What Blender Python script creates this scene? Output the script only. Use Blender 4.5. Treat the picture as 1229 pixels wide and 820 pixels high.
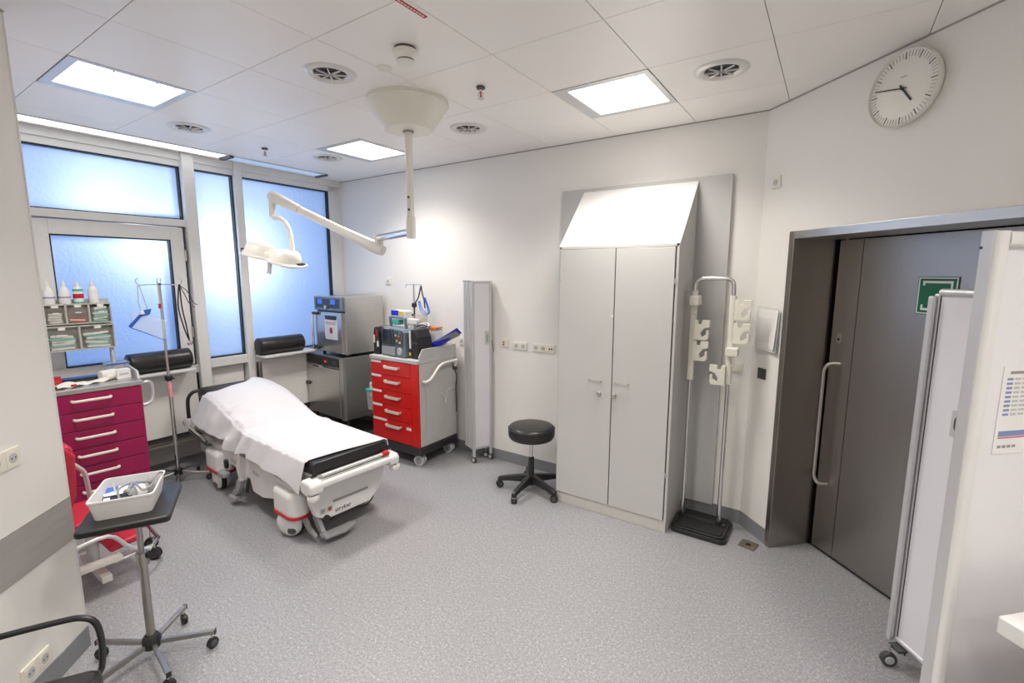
import bpy, bmesh, math, random
from mathutils import Vector, Matrix
random.seed(7)
for o in list(bpy.data.objects): bpy.data.objects.remove(o)
scene = bpy.context.scene
COL = scene.collection
PI = math.pi

# ------------------------------------------------------------------ camera
W, HPX, FPX = 1229.0, 820.0, 567.2
YAW, PITCH, ROLL = math.radians(33.98), math.radians(8.13), math.radians(0.106)
CAMH = 1.885
_f = Vector((-math.sin(YAW)*math.cos(PITCH), math.cos(YAW)*math.cos(PITCH), -math.sin(PITCH)))
_r = Vector((math.cos(YAW), math.sin(YAW), 0)); _u = _r.cross(_f)
CR = _r*math.cos(ROLL)+_u*math.sin(ROLL); CU = _u*math.cos(ROLL)-_r*math.sin(ROLL); CF = _f
CAM = Vector((0, 0, CAMH))
cd = bpy.data.cameras.new('camera'); cam = bpy.data.objects.new('camera', cd); COL.objects.link(cam)
cd.sensor_fit = 'HORIZONTAL'; cd.sensor_width = 36.0; cd.lens = FPX/W*36.0; cd.clip_start = 0.02
m = Matrix((CR, CU, -CF)).transposed().to_4x4(); m.translation = CAM; cam.matrix_world = m
scene.camera = cam

# ------------------------------------------------------------------ world, exposure, added lights outside the windows
scene.view_settings.view_transform = 'Standard'; scene.view_settings.look = 'None'
scene.view_settings.exposure = 0.12; scene.view_settings.gamma = 1.0
scene.view_settings.use_curve_mapping = False
wd = bpy.data.worlds.new('dusk_sky'); scene.world = wd; wd.use_nodes = True
bg = wd.node_tree.nodes['Background']; bg.inputs['Color'].default_value = (0.08, 0.33, 1.0, 1); bg.inputs['Strength'].default_value = 0.62
PANEL_POWER = 6.0; LUMINAIRE_W = 16.6; LUMINAIRE_SPREAD = math.radians(128)
def add_pane_light(loc, watts, col, rad):  # added point lights behind the frosted panes, shaping their white to blue gradient
    l = bpy.data.lights.new('added_pane_light', 'POINT'); l.energy = watts; l.color = col; l.shadow_soft_size = rad
    o = bpy.data.objects.new('added_pane_light', l); o.location = loc; COL.objects.link(o); return o
add_pane_light((-5.66, 2.50, 2.05), 23, (0.84, 0.92, 1.0), 0.12)
add_pane_light((-5.46, 1.78, 2.14), 6, (0.84, 0.92, 1.0), 0.12)
add_pane_light((-5.52, 1.45, 2.48), 5.5, (0.84, 0.92, 1.0), 0.12)

# ------------------------------------------------------------------ pixel helpers (a pixel gives a direction; the plane gives the distance)
def ray(x, y): return CR*((x-614.5)/FPX)+CU*((410.0-y)/FPX)+CF
def PZ(x, y, h=0.0): d = ray(x, y); return CAM+d*((h-CAMH)/d.z)
def PX(x, y, X0): d = ray(x, y); return CAM+d*(X0/d.x)
def PY(x, y, Y0): d = ray(x, y); return CAM+d*(Y0/d.y)
def PD(x, y, dep): return CAM+ray(x, y)*dep
DA = math.radians(44.66)
NV = Vector((math.cos(DA), math.sin(DA), 0)); AV = Vector((-math.sin(DA), math.cos(DA), 0))
def PN(x, y, c): d = ray(x, y); return CAM+d*(c/d.dot(NV))
def DW(a, c, z=0.0): v = AV*a+NV*c; return Vector((v.x, v.y, z))
RZ_BACK, RZ_WIN = 0.0, PI/2
RZ_DOOR, RZ_LEFT = -(PI/2-DA), PI/2+DA

# ------------------------------------------------------------------ room numbers
CEIL, YB, XW, CD_, CL_ = 2.985, 3.772, -5.08, 2.333, -1.720

# ------------------------------------------------------------------ materials
MATS = {}
def mat(name, col, rough=0.5, metal=0.0, vary=0.03, vscale=6.0, bump=0.0, bscale=120.0, spec=0.5, trans=0.0, alpha=1.0, coat=0.0, stretch=None):
    if name in MATS: return MATS[name]
    m = bpy.data.materials.new(name); m.use_nodes = True; nt = m.node_tree; b = nt.nodes['Principled BSDF']
    b.inputs['Roughness'].default_value = rough; b.inputs['Metallic'].default_value = metal
    b.inputs['Specular IOR Level'].default_value = spec; b.inputs['Transmission Weight'].default_value = trans
    b.inputs['Alpha'].default_value = alpha; b.inputs['Coat Weight'].default_value = coat
    tc = nt.nodes.new('ShaderNodeTexCoord'); mp = nt.nodes.new('ShaderNodeMapping'); nt.links.new(tc.outputs['Object'], mp.inputs['Vector'])
    if stretch: mp.inputs['Scale'].default_value = stretch
    n = nt.nodes.new('ShaderNodeTexNoise'); n.inputs['Scale'].default_value = vscale; n.inputs['Detail'].default_value = 4
    nt.links.new(mp.outputs['Vector'], n.inputs['Vector'])
    r = nt.nodes.new('ShaderNodeValToRGB')
    c0 = [max(0, c*(1-vary)) for c in col]; c1 = [min(1, c*(1+vary)) for c in col]
    r.color_ramp.elements[0].position = 0.3; r.color_ramp.elements[1].position = 0.7
    r.color_ramp.elements[0].color = (*c0, 1); r.color_ramp.elements[1].color = (*c1, 1)
    nt.links.new(n.outputs['Fac'], r.inputs['Fac']); nt.links.new(r.outputs['Color'], b.inputs['Base Color'])
    if bump:
        n2 = nt.nodes.new('ShaderNodeTexNoise'); n2.inputs['Scale'].default_value = bscale; nt.links.new(mp.outputs['Vector'], n2.inputs['Vector'])
        bp = nt.nodes.new('ShaderNodeBump'); bp.inputs['Strength'].default_value = bump; bp.inputs['Distance'].default_value = 0.01
        nt.links.new(n2.outputs['Fac'], bp.inputs['Height']); nt.links.new(bp.outputs['Normal'], b.inputs['Normal'])
    MATS[name] = m; return m
def emit(name, col, strength):
    m = bpy.data.materials.new(name); m.use_nodes = True; nt = m.node_tree
    for n in list(nt.nodes): nt.nodes.remove(n)
    o = nt.nodes.new('ShaderNodeOutputMaterial'); e = nt.nodes.new('ShaderNodeEmission')
    e.inputs['Color'].default_value = (*col, 1); e.inputs['Strength'].default_value = strength
    nt.links.new(e.outputs[0], o.inputs['Surface']); MATS[name] = m; return m
def floor_mat():
    m = bpy.data.materials.new('vinyl_floor'); m.use_nodes = True; nt = m.node_tree; b = nt.nodes['Principled BSDF']
    tc = nt.nodes.new('ShaderNodeTexCoord')
    def noise(s, d=2):
        n = nt.nodes.new('ShaderNodeTexNoise'); n.inputs['Scale'].default_value = s; n.inputs['Detail'].default_value = d
        nt.links.new(tc.outputs['Object'], n.inputs['Vector']); return n
    def ramp(n, stops):
        r = nt.nodes.new('ShaderNodeValToRGB'); e = r.color_ramp.elements
        while len(e) < len(stops): e.new(0.5)
        for k, (p, c) in enumerate(stops): e[k].position = p; e[k].color = (*c, 1)
        nt.links.new(n.outputs['Fac'], r.inputs['Fac']); return r
    def mix(a, bb, fac, mode='MIX'):
        x = nt.nodes.new('ShaderNodeMix'); x.data_type = 'RGBA'; x.blend_type = mode
        nt.links.new(a, x.inputs[6]); nt.links.new(bb, x.inputs[7])
        if isinstance(fac, float): x.inputs[0].default_value = fac
        else: nt.links.new(fac, x.inputs[0])
        return x.outputs[2]
    base = ramp(noise(72, 3), [(0.30, (0.17, 0.17, 0.185)), (0.41, (0.275, 0.275, 0.292)), (0.57, (0.32, 0.32, 0.338)), (0.70, (0.54, 0.54, 0.56))])
    fine = ramp(noise(150, 2), [(0.35, (0.12, 0.12, 0.135)), (0.44, (0.33, 0.33, 0.345)), (0.58, (0.37, 0.37, 0.385)), (0.69, (0.62, 0.62, 0.64))])
    big = ramp(noise(1.3, 3), [(0.3, (0.95, 0.95, 0.95)), (0.7, (1.0, 1.0, 1.0))])
    c = mix(mix(base.outputs[0], fine.outputs[0], 0.45), big.outputs[0], 1.0, 'MULTIPLY')
    nt.links.new(c, b.inputs['Base Color']); b.inputs['Roughness'].default_value = 0.42; b.inputs['Specular IOR Level'].default_value = 0.4
    return m
def pane_mat():
    m = bpy.data.materials.new('frosted_film'); m.use_nodes = True; nt = m.node_tree
    for n in list(nt.nodes): nt.nodes.remove(n)
    o = nt.nodes.new('ShaderNodeOutputMaterial'); t = nt.nodes.new('ShaderNodeBsdfTranslucent'); g = nt.nodes.new('ShaderNodeBsdfGlossy')
    t.inputs['Color'].default_value = (0.86, 0.92, 1.0, 1); g.inputs['Roughness'].default_value = 0.35; g.inputs['Color'].default_value = (1, 1, 1, 1)
    tc = nt.nodes.new('ShaderNodeTexCoord'); n = nt.nodes.new('ShaderNodeTexNoise'); n.inputs['Scale'].default_value = 38; n.inputs['Detail'].default_value = 2
    nt.links.new(tc.outputs['Object'], n.inputs['Vector'])
    bp = nt.nodes.new('ShaderNodeBump'); bp.inputs['Strength'].default_value = 0.6; bp.inputs['Distance'].default_value = 0.008
    nt.links.new(n.outputs['Fac'], bp.inputs['Height']); nt.links.new(bp.outputs['Normal'], t.inputs['Normal']); nt.links.new(bp.outputs['Normal'], g.inputs['Normal'])
    x = nt.nodes.new('ShaderNodeMixShader'); x.inputs[0].default_value = 0.06
    nt.links.new(t.outputs[0], x.inputs[1]); nt.links.new(g.outputs[0], x.inputs[2]); nt.links.new(x.outputs[0], o.inputs['Surface'])
    MATS['frosted_film'] = m; return m
def clear_mat():
    m = bpy.data.materials.new('outer_glass'); m.use_nodes = True; nt = m.node_tree
    for n in list(nt.nodes): nt.nodes.remove(n)
    o = nt.nodes.new('ShaderNodeOutputMaterial'); t = nt.nodes.new('ShaderNodeBsdfTransparent'); t.inputs['Color'].default_value = (0.97, 0.99, 1, 1)
    nt.links.new(t.outputs[0], o.inputs['Surface']); MATS['outer_glass'] = m; return m

M_floor = floor_mat(); M_film = pane_mat(); M_outer = clear_mat()
wallM = mat('wall_paint', (0.83, 0.81, 0.775), 0.55, vary=0.012, vscale=2.0, bump=0.05, bscale=180)
tileM = mat('ceiling_tile', (0.93, 0.895, 0.855), 0.36, vary=0.01, vscale=3.0)
tile2M = mat('ceiling_tile_edge', (0.36, 0.34, 0.32), 0.6, vary=0.02)
skirtM = mat('grey_skirting', (0.235, 0.245, 0.26), 0.5, vary=0.08, vscale=90)
steelM = mat('brushed_steel', (0.40, 0.375, 0.35), 0.34, 1.0, vary=0.035, vscale=5.0, bump=0.012, bscale=60, stretch=(60, 60, 0.6))
steelH = mat('brushed_steel_flat', (0.60, 0.585, 0.565), 0.32, 1.0, vary=0.05, vscale=5.0, stretch=(1, 1, 60))
chromeM = mat('chrome', (0.72, 0.71, 0.70), 0.16, 1.0, vary=0.02)
nickelM = mat('satin_nickel', (0.62, 0.59, 0.54), 0.32, 1.0, vary=0.03)
alumM = mat('anodised_aluminium', (0.66, 0.66, 0.67), 0.42, 0.55, vary=0.02)
frameM = mat('window_frame', (0.76, 0.76, 0.745), 0.42, vary=0.01)
blackM = mat('black_rubber', (0.012, 0.012, 0.014), 0.55, vary=0.1)
matteM = mat('matte_black', (0.004, 0.004, 0.004), 0.95, vary=0.1, spec=0.05)
gasketM = mat('black_gasket', (0.008, 0.010, 0.012), 0.4, vary=0.1)
blackP = mat('black_plastic', (0.02, 0.02, 0.022), 0.38, vary=0.1)
vinylB = mat('black_vinyl', (0.017, 0.016, 0.016), 0.32, vary=0.08, bump=0.05, bscale=90)
darkG = mat('dark_grey_plastic', (0.07, 0.072, 0.078), 0.45, vary=0.06)
greyM = mat('grey_plastic', (0.30, 0.305, 0.315), 0.45, vary=0.04)
lgreyM = mat('light_grey_plastic', (0.52, 0.52, 0.52), 0.45, vary=0.03)
whiteM = mat('white_plastic', (0.76, 0.75, 0.735), 0.38, vary=0.02)
creamM = mat('cream_plastic', (0.80, 0.775, 0.68), 0.38, vary=0.02)
creamL = mat('cream_lacquer', (0.80, 0.775, 0.71), 0.28, vary=0.015)
cabM = mat('grey_laminate', (0.57, 0.565, 0.55), 0.42, vary=0.012, vscale=3)
cabW = mat('lit_top_laminate', (0.80, 0.795, 0.785), 0.45, vary=0.01)  # cabinet laminate whitened for the ceiling light falling on the slope
cabP = mat('plinth_laminate', (0.64, 0.62, 0.58), 0.45, vary=0.02)
panelB = mat('backing_board', (0.53, 0.53, 0.525), 0.45, vary=0.015)
magM = mat('magenta_lacquer', (0.33, 0.002, 0.075), 0.32, vary=0.03)
redM = mat('red_lacquer', (0.60, 0.008, 0.006), 0.32, vary=0.03)
redV = mat('red_vinyl', (0.50, 0.02, 0.045), 0.36, vary=0.06, bump=0.1, bscale=60)
redP = mat('red_plastic', (0.50, 0.01, 0.02), 0.4, vary=0.03)
champM = mat('champagne_metal', (0.74, 0.69, 0.60), 0.4, 0.35, vary=0.02)
outletM = mat('outlet_white', (0.80, 0.77, 0.67), 0.4, vary=0.01)
cartG = mat('cart_side_grey', (0.52, 0.51, 0.49), 0.4, vary=0.02)
sheetM = mat('white_linen', (0.63, 0.62, 0.65), 0.85, vary=0.015, bump=0.12, bscale=420)
paperM = mat('paper', (0.82, 0.81, 0.80), 0.7, vary=0.015)
inkM = mat('grey_ink', (0.30, 0.30, 0.31), 0.7, vary=0.05)
inkB = mat('blue_ink', (0.22, 0.26, 0.50), 0.7, vary=0.05)
inkR = mat('red_ink', (0.55, 0.05, 0.05), 0.7, vary=0.05)
partM = mat('partition_white', (0.80, 0.785, 0.82), 0.35, vary=0.01)
screenM = mat('screen_fabric', (0.74, 0.73, 0.77), 0.55, vary=0.01, trans=0.0)
greenM = mat('sign_green', (0.0, 0.13, 0.05), 0.4, vary=0.03)
tealM = mat('teal_plastic', (0.05, 0.42, 0.36), 0.4, vary=0.05)
blueM = mat('blue_plastic', (0.02, 0.12, 0.55), 0.4, vary=0.05)
dblueM = mat('deep_blue_plastic', (0.008, 0.02, 0.60), 0.3, vary=0.05)
yellowM = mat('yellow_plastic', (0.75, 0.55, 0.05), 0.4, vary=0.05)
orangeM = mat('orange_plastic', (0.75, 0.22, 0.04), 0.4, vary=0.05)
defibM = mat('defib_blue_grey', (0.15, 0.195, 0.24), 0.42, vary=0.05)
lcdM = mat('dark_screen', (0.02, 0.025, 0.04), 0.12, vary=0.1)
clearP = mat('clear_plastic', (0.80, 0.84, 0.86), 0.12, vary=0.02, alpha=0.28)
binM = mat('bin_grey_clear', (0.55, 0.55, 0.50), 0.25, vary=0.03, alpha=0.12)
bandM = mat('steel_band', (0.50, 0.475, 0.45), 0.5, 0.55, vary=0.06, vscale=3.0, stretch=(1, 1, 12))
dnickM = mat('dark_nickel', (0.40, 0.375, 0.345), 0.28, 1.0, vary=0.04)
binF = mat('bin_frame', (0.50, 0.50, 0.44), 0.45, vary=0.03)
pinkM = mat('pink_label', (0.80, 0.33, 0.38), 0.6, vary=0.03)
gauzeM = mat('gauze', (0.78, 0.76, 0.72), 0.9, vary=0.05, bump=0.2, bscale=200)
tealPack = mat('teal_sterile_pack', (0.16, 0.50, 0.42), 0.4, vary=0.15, vscale=20)
floorbox = mat('brass_plate', (0.24, 0.21, 0.16), 0.4, 0.6, vary=0.15, vscale=40)
brownM = mat('tan_sleeve', (0.50, 0.36, 0.28), 0.3, vary=0.05, alpha=0.22)
glowM = emit('panel_diffuser', (1.0, 0.95, 0.885), PANEL_POWER)
slotM = emit('slot_glow_white', (0.95, 0.97, 1.0), 2.2)  # daylight in the ceiling slot, put in as emission
slotB = emit('slot_glow_blue', (0.50, 0.68, 1.0), 0.75)  # bluish sky glimmer in the slot, put in as emission
dispB = emit('blue_display', (0.10, 0.24, 0.9), 0.8)
dispR = emit('red_display', (1.0, 0.03, 0.05), 1.2)

# ------------------------------------------------------------------ mesh builder
def rotz(a): return Matrix.Rotation(a, 4, 'Z')
def rotx(a): return Matrix.Rotation(a, 4, 'X')
def roty(a): return Matrix.Rotation(a, 4, 'Y')
def T(x, y, z): return Matrix.Translation((x, y, z))
class MB:
    def __init__(s): s.v = []; s.f = []; s.mi = []
    def add(s, vs, fs, M=None, k=0):
        o = len(s.v)
        for p in vs: s.v.append(tuple(M @ Vector(p)) if M is not None else tuple(p))
        for f in fs: s.f.append([i+o for i in f]); s.mi.append(k)
        return s
    def box(s, x0, x1, y0, y1, z0, z1, M=None, k=0):
        vs = [(x0,y0,z0),(x1,y0,z0),(x1,y1,z0),(x0,y1,z0),(x0,y0,z1),(x1,y0,z1),(x1,y1,z1),(x0,y1,z1)]
        return s.add(vs, [(0,3,2,1),(4,5,6,7),(0,1,5,4),(1,2,6,5),(2,3,7,6),(3,0,4,7)], M, k)
    def cbox(s, c, d, M=None, k=0):
        return s.box(c[0]-d[0]/2, c[0]+d[0]/2, c[1]-d[1]/2, c[1]+d[1]/2, c[2]-d[2]/2, c[2]+d[2]/2, M, k)
    def cyl(s, p0, p1, r0, r1=None, n=16, M=None, k=0):
        p0, p1 = Vector(p0), Vector(p1); r1 = r0 if r1 is None else r1
        d = (p1-p0).normalized(); a = d.orthogonal().normalized(); b = d.cross(a)
        vs = []
        for p, r in ((p0, r0), (p1, r1)):
            for i in range(n):
                t = 2*PI*i/n; vs.append(p+a*(r*math.cos(t))+b*(r*math.sin(t)))
        fs = [(i, (i+1) % n, n+(i+1) % n, n+i) for i in range(n)]+[tuple(range(n-1, -1, -1)), tuple(range(n, 2*n))]
        return s.add(vs, fs, M, k)
    def tube(s, pts, r, n=8, M=None, k=0, closed=False):
        pts = [Vector(p) for p in pts]; N = len(pts); rs = r if isinstance(r, (list, tuple)) else [r]*N
        prev = None; vs = []
        for i, p in enumerate(pts):
            if closed: d = pts[(i+1) % N]-pts[i-1]
            else: d = pts[min(i+1, N-1)]-pts[max(i-1, 0)]
            d.normalize()
            if prev is None: a = d.orthogonal().normalized()
            else:
                a = prev-d*prev.dot(d)
                a = a.normalized() if a.length > 1e-6 else d.orthogonal().normalized()
            prev = a; b = d.cross(a)
            for j in range(n):
                t = 2*PI*j/n; vs.append(p+a*(rs[i]*math.cos(t))+b*(rs[i]*math.sin(t)))
        fs = []
        for i in range(N if closed else N-1):
            q = (i+1) % N
            for j in range(n): fs.append((i*n+j, i*n+(j+1) % n, q*n+(j+1) % n, q*n+j))
        if not closed: fs += [tuple(range(n-1, -1, -1)), tuple(range((N-1)*n, N*n))]
        return s.add(vs, fs, M, k)
    def lathe(s, prof, n=24, M=None, k=0, sx=1.0, sy=1.0):
        vs = []; fs = []
        for r, z in prof:
            for j in range(n):
                t = 2*PI*j/n; vs.append((r*math.cos(t)*sx, r*math.sin(t)*sy, z))
        for i in range(len(prof)-1):
            for j in range(n): fs.append((i*n+j, i*n+(j+1) % n, (i+1)*n+(j+1) % n, (i+1)*n+j))
        if prof[0][0] > 1e-5: fs.append(tuple(range(n-1, -1, -1)))
        if prof[-1][0] > 1e-5: fs.append(tuple(range((len(prof)-1)*n, len(prof)*n)))
        return s.add(vs, fs, M, k)
    def prism(s, pts, a, b, axis='z', M=None, k=0):
        n = len(pts)
        def q(p, h): return {'z': (p[0], p[1], h), 'y': (p[0], h, p[1]), 'x': (h, p[0], p[1])}[axis]
        vs = [q(p, a) for p in pts]+[q(p, b) for p in pts]
        fs = [(i, (i+1) % n, n+(i+1) % n, n+i) for i in range(n)]+[tuple(range(n-1, -1, -1)), tuple(range(n, 2*n))]
        return s.add(vs, fs, M, k)
    def rbox(s, x0, x1, y0, y1, z0, z1, r, axis='z', n=4, M=None, k=0):
        if axis == 'z': a0, a1, b0, b1, h0, h1 = x0, x1, y0, y1, z0, z1
        elif axis == 'y': a0, a1, b0, b1, h0, h1 = x0, x1, z0, z1, y0, y1
        else: a0, a1, b0, b1, h0, h1 = y0, y1, z0, z1, x0, x1
        return s.prism(rrect(a0, a1, b0, b1, r, n), h0, h1, axis, M, k)
    def grid(s, fn, nu, nv, M=None, k=0, wrap=False):
        vs = [fn(i/nu, j/nv) for i in range(nu+1) for j in range(nv+1)]
        fs = [(i*(nv+1)+j, (i+1)*(nv+1)+j, (i+1)*(nv+1)+j+1, i*(nv+1)+j+1) for i in range(nu) for j in range(nv)]
        return s.add(vs, fs, M, k)
    def build(s, name, material, parent=None, smooth=False, bevel=0.0, M=None, ang=35, seg=2, solid=0.0, sub=0, merge=False):
        me = bpy.data.meshes.new(name); me.from_pydata(s.v, [], s.f)
        bm = bmesh.new(); bm.from_mesh(me)
        if merge: bmesh.ops.remove_doubles(bm, verts=bm.verts, dist=1e-5)
        bmesh.ops.recalc_face_normals(bm, faces=bm.faces); bm.to_mesh(me); bm.free()
        mats = material if isinstance(material, (list, tuple)) else [material]
        for q in mats: me.materials.append(q)
        if len(mats) > 1:
            for p, i in zip(me.polygons, s.mi): p.material_index = i
        if smooth:
            for p in me.polygons: p.use_smooth = True
            me.set_sharp_from_angle(angle=math.radians(ang))
        o = bpy.data.objects.new(name, me); COL.objects.link(o)
        if parent is not None: o.parent = parent
        if M is not None: o.matrix_local = M
        if solid:
            q = o.modifiers.new('solid', 'SOLIDIFY'); q.thickness = solid; q.offset = 0
        if sub:
            q = o.modifiers.new('sub', 'SUBSURF'); q.levels = sub; q.render_levels = sub
        if bevel:
            q = o.modifiers.new('bevel', 'BEVEL'); q.width = bevel; q.segments = seg; q.limit_method = 'ANGLE'; q.angle_limit = math.radians(40)
        return o
def rrect(x0, x1, y0, y1, r, n=4):
    r = min(r, (x1-x0)/2-1e-5, (y1-y0)/2-1e-5); out = []
    for cx, cy, a in ((x1-r, y1-r, 0), (x0+r, y1-r, PI/2), (x0+r, y0+r, PI), (x1-r, y0+r, 1.5*PI)):
        for i in range(n+1): t = a+PI/2*i/n; out.append((cx+r*math.cos(t), cy+r*math.sin(t)))
    return out
def arc(c, r, a0, a1, n, ax=0, bx=2):
    out = []
    for i in range(n+1):
        t = a0+(a1-a0)*i/n; p = list(c); p[ax] += r*math.cos(t); p[bx] += r*math.sin(t); out.append(tuple(p))
    return out
def smoothpath(pts, n=6):
    pts = [Vector(p) for p in pts]; out = []
    for i in range(len(pts)-1):
        p0 = pts[max(i-1, 0)]; p1 = pts[i]; p2 = pts[i+1]; p3 = pts[min(i+2, len(pts)-1)]
        for k in range(n):
            t = k/n
            out.append(0.5*((2*p1)+(p2-p0)*t+(2*p0-5*p1+4*p2-p3)*t*t+(3*p1-p0-3*p2+p3)*t**3))
    return out+[pts[-1]]
def tag(o, label, cat, group=None):
    o['label'] = label; o['category'] = cat
    if group: o['group'] = group
    return o
def thing(name, label, cat, loc=(0, 0, 0), rz=0.0, group=None):
    o = bpy.data.objects.new(name, None); COL.objects.link(o); o.empty_display_size = 0.1
    o.location = loc; o.rotation_euler = (0, 0, rz); return tag(o, label, cat, group)
def struct(o): o['kind'] = 'structure'; return o
def copy_tree(o, parent=None):
    c = o.copy(); COL.objects.link(c); c.parent = parent
    for ch in list(o.children): copy_tree(ch, c)
    return c
def share(o, parent, M):
    c = o.copy(); COL.objects.link(c); c.parent = parent; c.matrix_local = M
    for ch in list(o.children): copy_tree(ch, c)
    return c
def text(body, size, material, parent, M, name='lettering', depth=0.0006, align='CENTER'):
    cu = bpy.data.curves.new(name, 'FONT'); cu.body = body; cu.size = size; cu.extrude = depth; cu.align_x = align; cu.align_y = 'CENTER'; cu.resolution_u = 3; cu.offset = size*0.006
    t = bpy.data.objects.new('tmp', cu); COL.objects.link(t)
    me = bpy.data.meshes.new_from_object(t.evaluated_get(bpy.context.evaluated_depsgraph_get()))
    bpy.data.objects.remove(t); me.materials.clear(); me.materials.append(material)
    o = bpy.data.objects.new(name, me); COL.objects.link(o); o.parent = parent; o.matrix_local = M; return o
# ================================================================== STRUCTURE
struct(MB().box(-5.9, 4.6, -4.6, 4.9, -0.06, 0.0).build('floor', M_floor))
# ---- back wall
struct(MB().box(-5.6, 0.3, YB, YB+0.2, 0, CEIL).build('wall_back', wallM))
struct(MB().box(XW-0.35, -0.452, YB-0.006, YB, 0, 0.108).build('baseboard_back', skirtM))
struct(MB().box(XW, -0.452, YB-0.006, YB, CEIL-0.007, CEIL).build('shadow_line_1', tile2M))  # grey strip drawn in for the shadow line under the ceiling
# ---- door wall (diagonal), local frame: x right along the wall, y into the wall
def wallframe(a, c, rz): return T(*DW(a, c)) @ rotz(rz)
A_C, A_F, A_R = 3.0, 2.715, 1.30          # corner, outer left edge of door frame, right end of door frame
FT = 2.158
MD = wallframe(0, CD_, RZ_DOOR)           # local x = -A
w = MB().box(-A_C-0.3, -A_F, 0, 0.45, 0, CEIL).box(-A_F, -A_R, 0, 0.45, FT, CEIL).box(-A_R, 3.2, 0, 0.45, 0, CEIL)
struct(w.build('wall_right', wallM, M=MD))
struct(MB().box(-A_C+0.002, -A_F, -0.006, 0, 0, 0.108).box(-A_R, 3.0, -0.006, 0, 0, 0.108).build('baseboard_right', skirtM, M=MD))
struct(MB().box(-A_C, 3.0, -0.006, 0, CEIL-0.007, CEIL).build('shadow_line_2', tile2M, M=MD))  # same drawn-in shadow line along the door wall
# steel door frame
fr = bpy.data.objects.new('trim_3', None); COL.objects.link(fr); fr.matrix_world = MD; struct(fr)
MB().box(-A_F, -A_F+0.045, -0.012, 0.31, 0, FT).build('door_jamb', steelM, fr, bevel=0.003)
MB().box(-A_R-0.045, -A_R, -0.012, 0.31, 0, FT).build('door_jamb', steelM, fr, bevel=0.003)
MB().box(-A_F+0.045, -A_R-0.045, -0.012, 0.31, FT-0.05, FT).build('door_head', steelH, fr, bevel=0.003)
# steel door
dr = bpy.data.objects.new('door_1', None); COL.objects.link(dr); dr.matrix_world = MD @ T(0, 0.31, 0); struct(dr)
xl, xr = -A_F+0.045, -A_R-0.045
MB().box(-A_F, -A_R, 0.052, 0.13, 0, FT).build('leak_block', matteM, dr)  # added black block behind the leaf, keeps sky light from leaking in
MB().box(-A_F+0.002, xl+0.023, 0.001, 0.05, 0, FT-0.05).build('seal_strip', matteM, dr)
MB().box(xl+0.024, -2.482, 0.0, 0.05, 0.008, FT-0.056).build('edge_profile', steelM, dr)
MB().box(-2.479, xr-0.004, 0.0, 0.05, 0.008, FT-0.056).build('leaf', steelM, dr, bevel=0.002)
MB().box(xl+0.016, xr-0.004, -0.004, 0.0, 0.008, 0.016).build('threshold_seal', gasketM, dr)
hx = -2.562
MB().tube(smoothpath([(hx, 0, 1.31), (hx-0.028, -0.05, 1.31), (hx-0.052, -0.062, 1.27), (hx-0.055, -0.062, 1.22)], 5)[:-1]+[(hx-0.055, -0.062, 1.2), (hx-0.055, -0.062, 0.62)]+smoothpath([(hx-0.055, -0.062, 0.57), (hx-0.052, -0.062, 0.53), (hx-0.028, -0.05, 0.49), (hx, 0, 0.49)], 5), 0.0105, 10).build('pull_handle', nickelM, dr, smooth=True)
lk = MB().rbox(-2.60, -2.572, -0.004, 0.0, 1.445, 1.51, 0.013, 'y').build('lock_plate', nickelM, dr)
MB().cyl((-2.586, -0.007, 1.47), (-2.586, -0.003, 1.47), 0.008, n=12).build('keyhole', blackM, lk)
# escape sign on the door
sg = thing('escape_sign', 'green and white escape route sign fixed on the steel door', 'sign', (MD @ T(0, 0.3095, 0)).translation, RZ_DOOR)
sx0, sx1, sz0, sz1 = -2.125, -1.925, 1.675, 1.875
MB().box(sx0, sx1, -0.004, 0, sz0, sz1).build('green_plate', greenM, sg)
def ringbars(x0, x1, z0, z1, t, y): return MB().box(x0, x1, y, y+0.001, z1-t, z1).box(x0, x1, y, y+0.001, z0, z0+t).box(x0, x0+t, y, y+0.001, z0+t, z1-t).box(x1-t, x1, y, y+0.001, z0+t, z1-t)
ringbars(sx0+0.004, sx1-0.004, sz0+0.004, sz1-0.004, 0.006, -0.0052).build('white_border', whiteM, sg)
MB().box(sx0+0.026, sx1-0.026, -0.0052, -0.0042, sz1-0.034, sz1-0.022).box(sx0+0.026, sx0+0.036, -0.0052, -0.0042, sz1-0.046, sz1-0.034).box(sx1-0.036, sx1-0.026, -0.0052, -0.0042, sz0+0.03, sz1-0.034).box(sx0+0.026, sx1-0.036, -0.0052, -0.0042, sz0+0.022, sz0+0.034).box(sx0+0.026, sx0+0.036, -0.0052, -0.0042, sz0+0.034, sz0+0.052).build('doorway_mark', whiteM, sg)
# ---- left diagonal wall, local x = +A
ML = wallframe(0, CL_, RZ_LEFT)
AE = 2.54
lw = struct(MB().box(-3.2, AE, 0, 0.22, 0, CEIL).build('wall_left', wallM, M=ML))
struct(MB().box(-3.0, AE, -0.006, 0, 0, 0.108).build('baseboard_left', skirtM, M=ML))
struct(MB().box(-3.0, AE, -0.006, 0, CEIL-0.007, CEIL).build('shadow_line_3', tile2M, M=ML))  # shadow line painted as a grey strip, left wall
struct(MB().box(-3.0, AE, -0.004, 0, 0.592, 0.808).build('trim_5', bandM, M=ML))
MB().box(AE-0.006, AE+0.002, -0.002, 0.0, 0.0, CEIL).build('corner_bead', whiteM, lw)
# nook wall behind the left wall, wall behind the camera
struct(MB().box(-5.6, -3.0, 0.2, 0.3, 0, CEIL).build('wall_nook', wallM))
struct(MB().box(-2.1, 2.8, -0.2, 0, 0, CEIL).build('wall_rear', wallM, M=T(*DW(-2.7, 0)) @ rotz(DA)))
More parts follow.
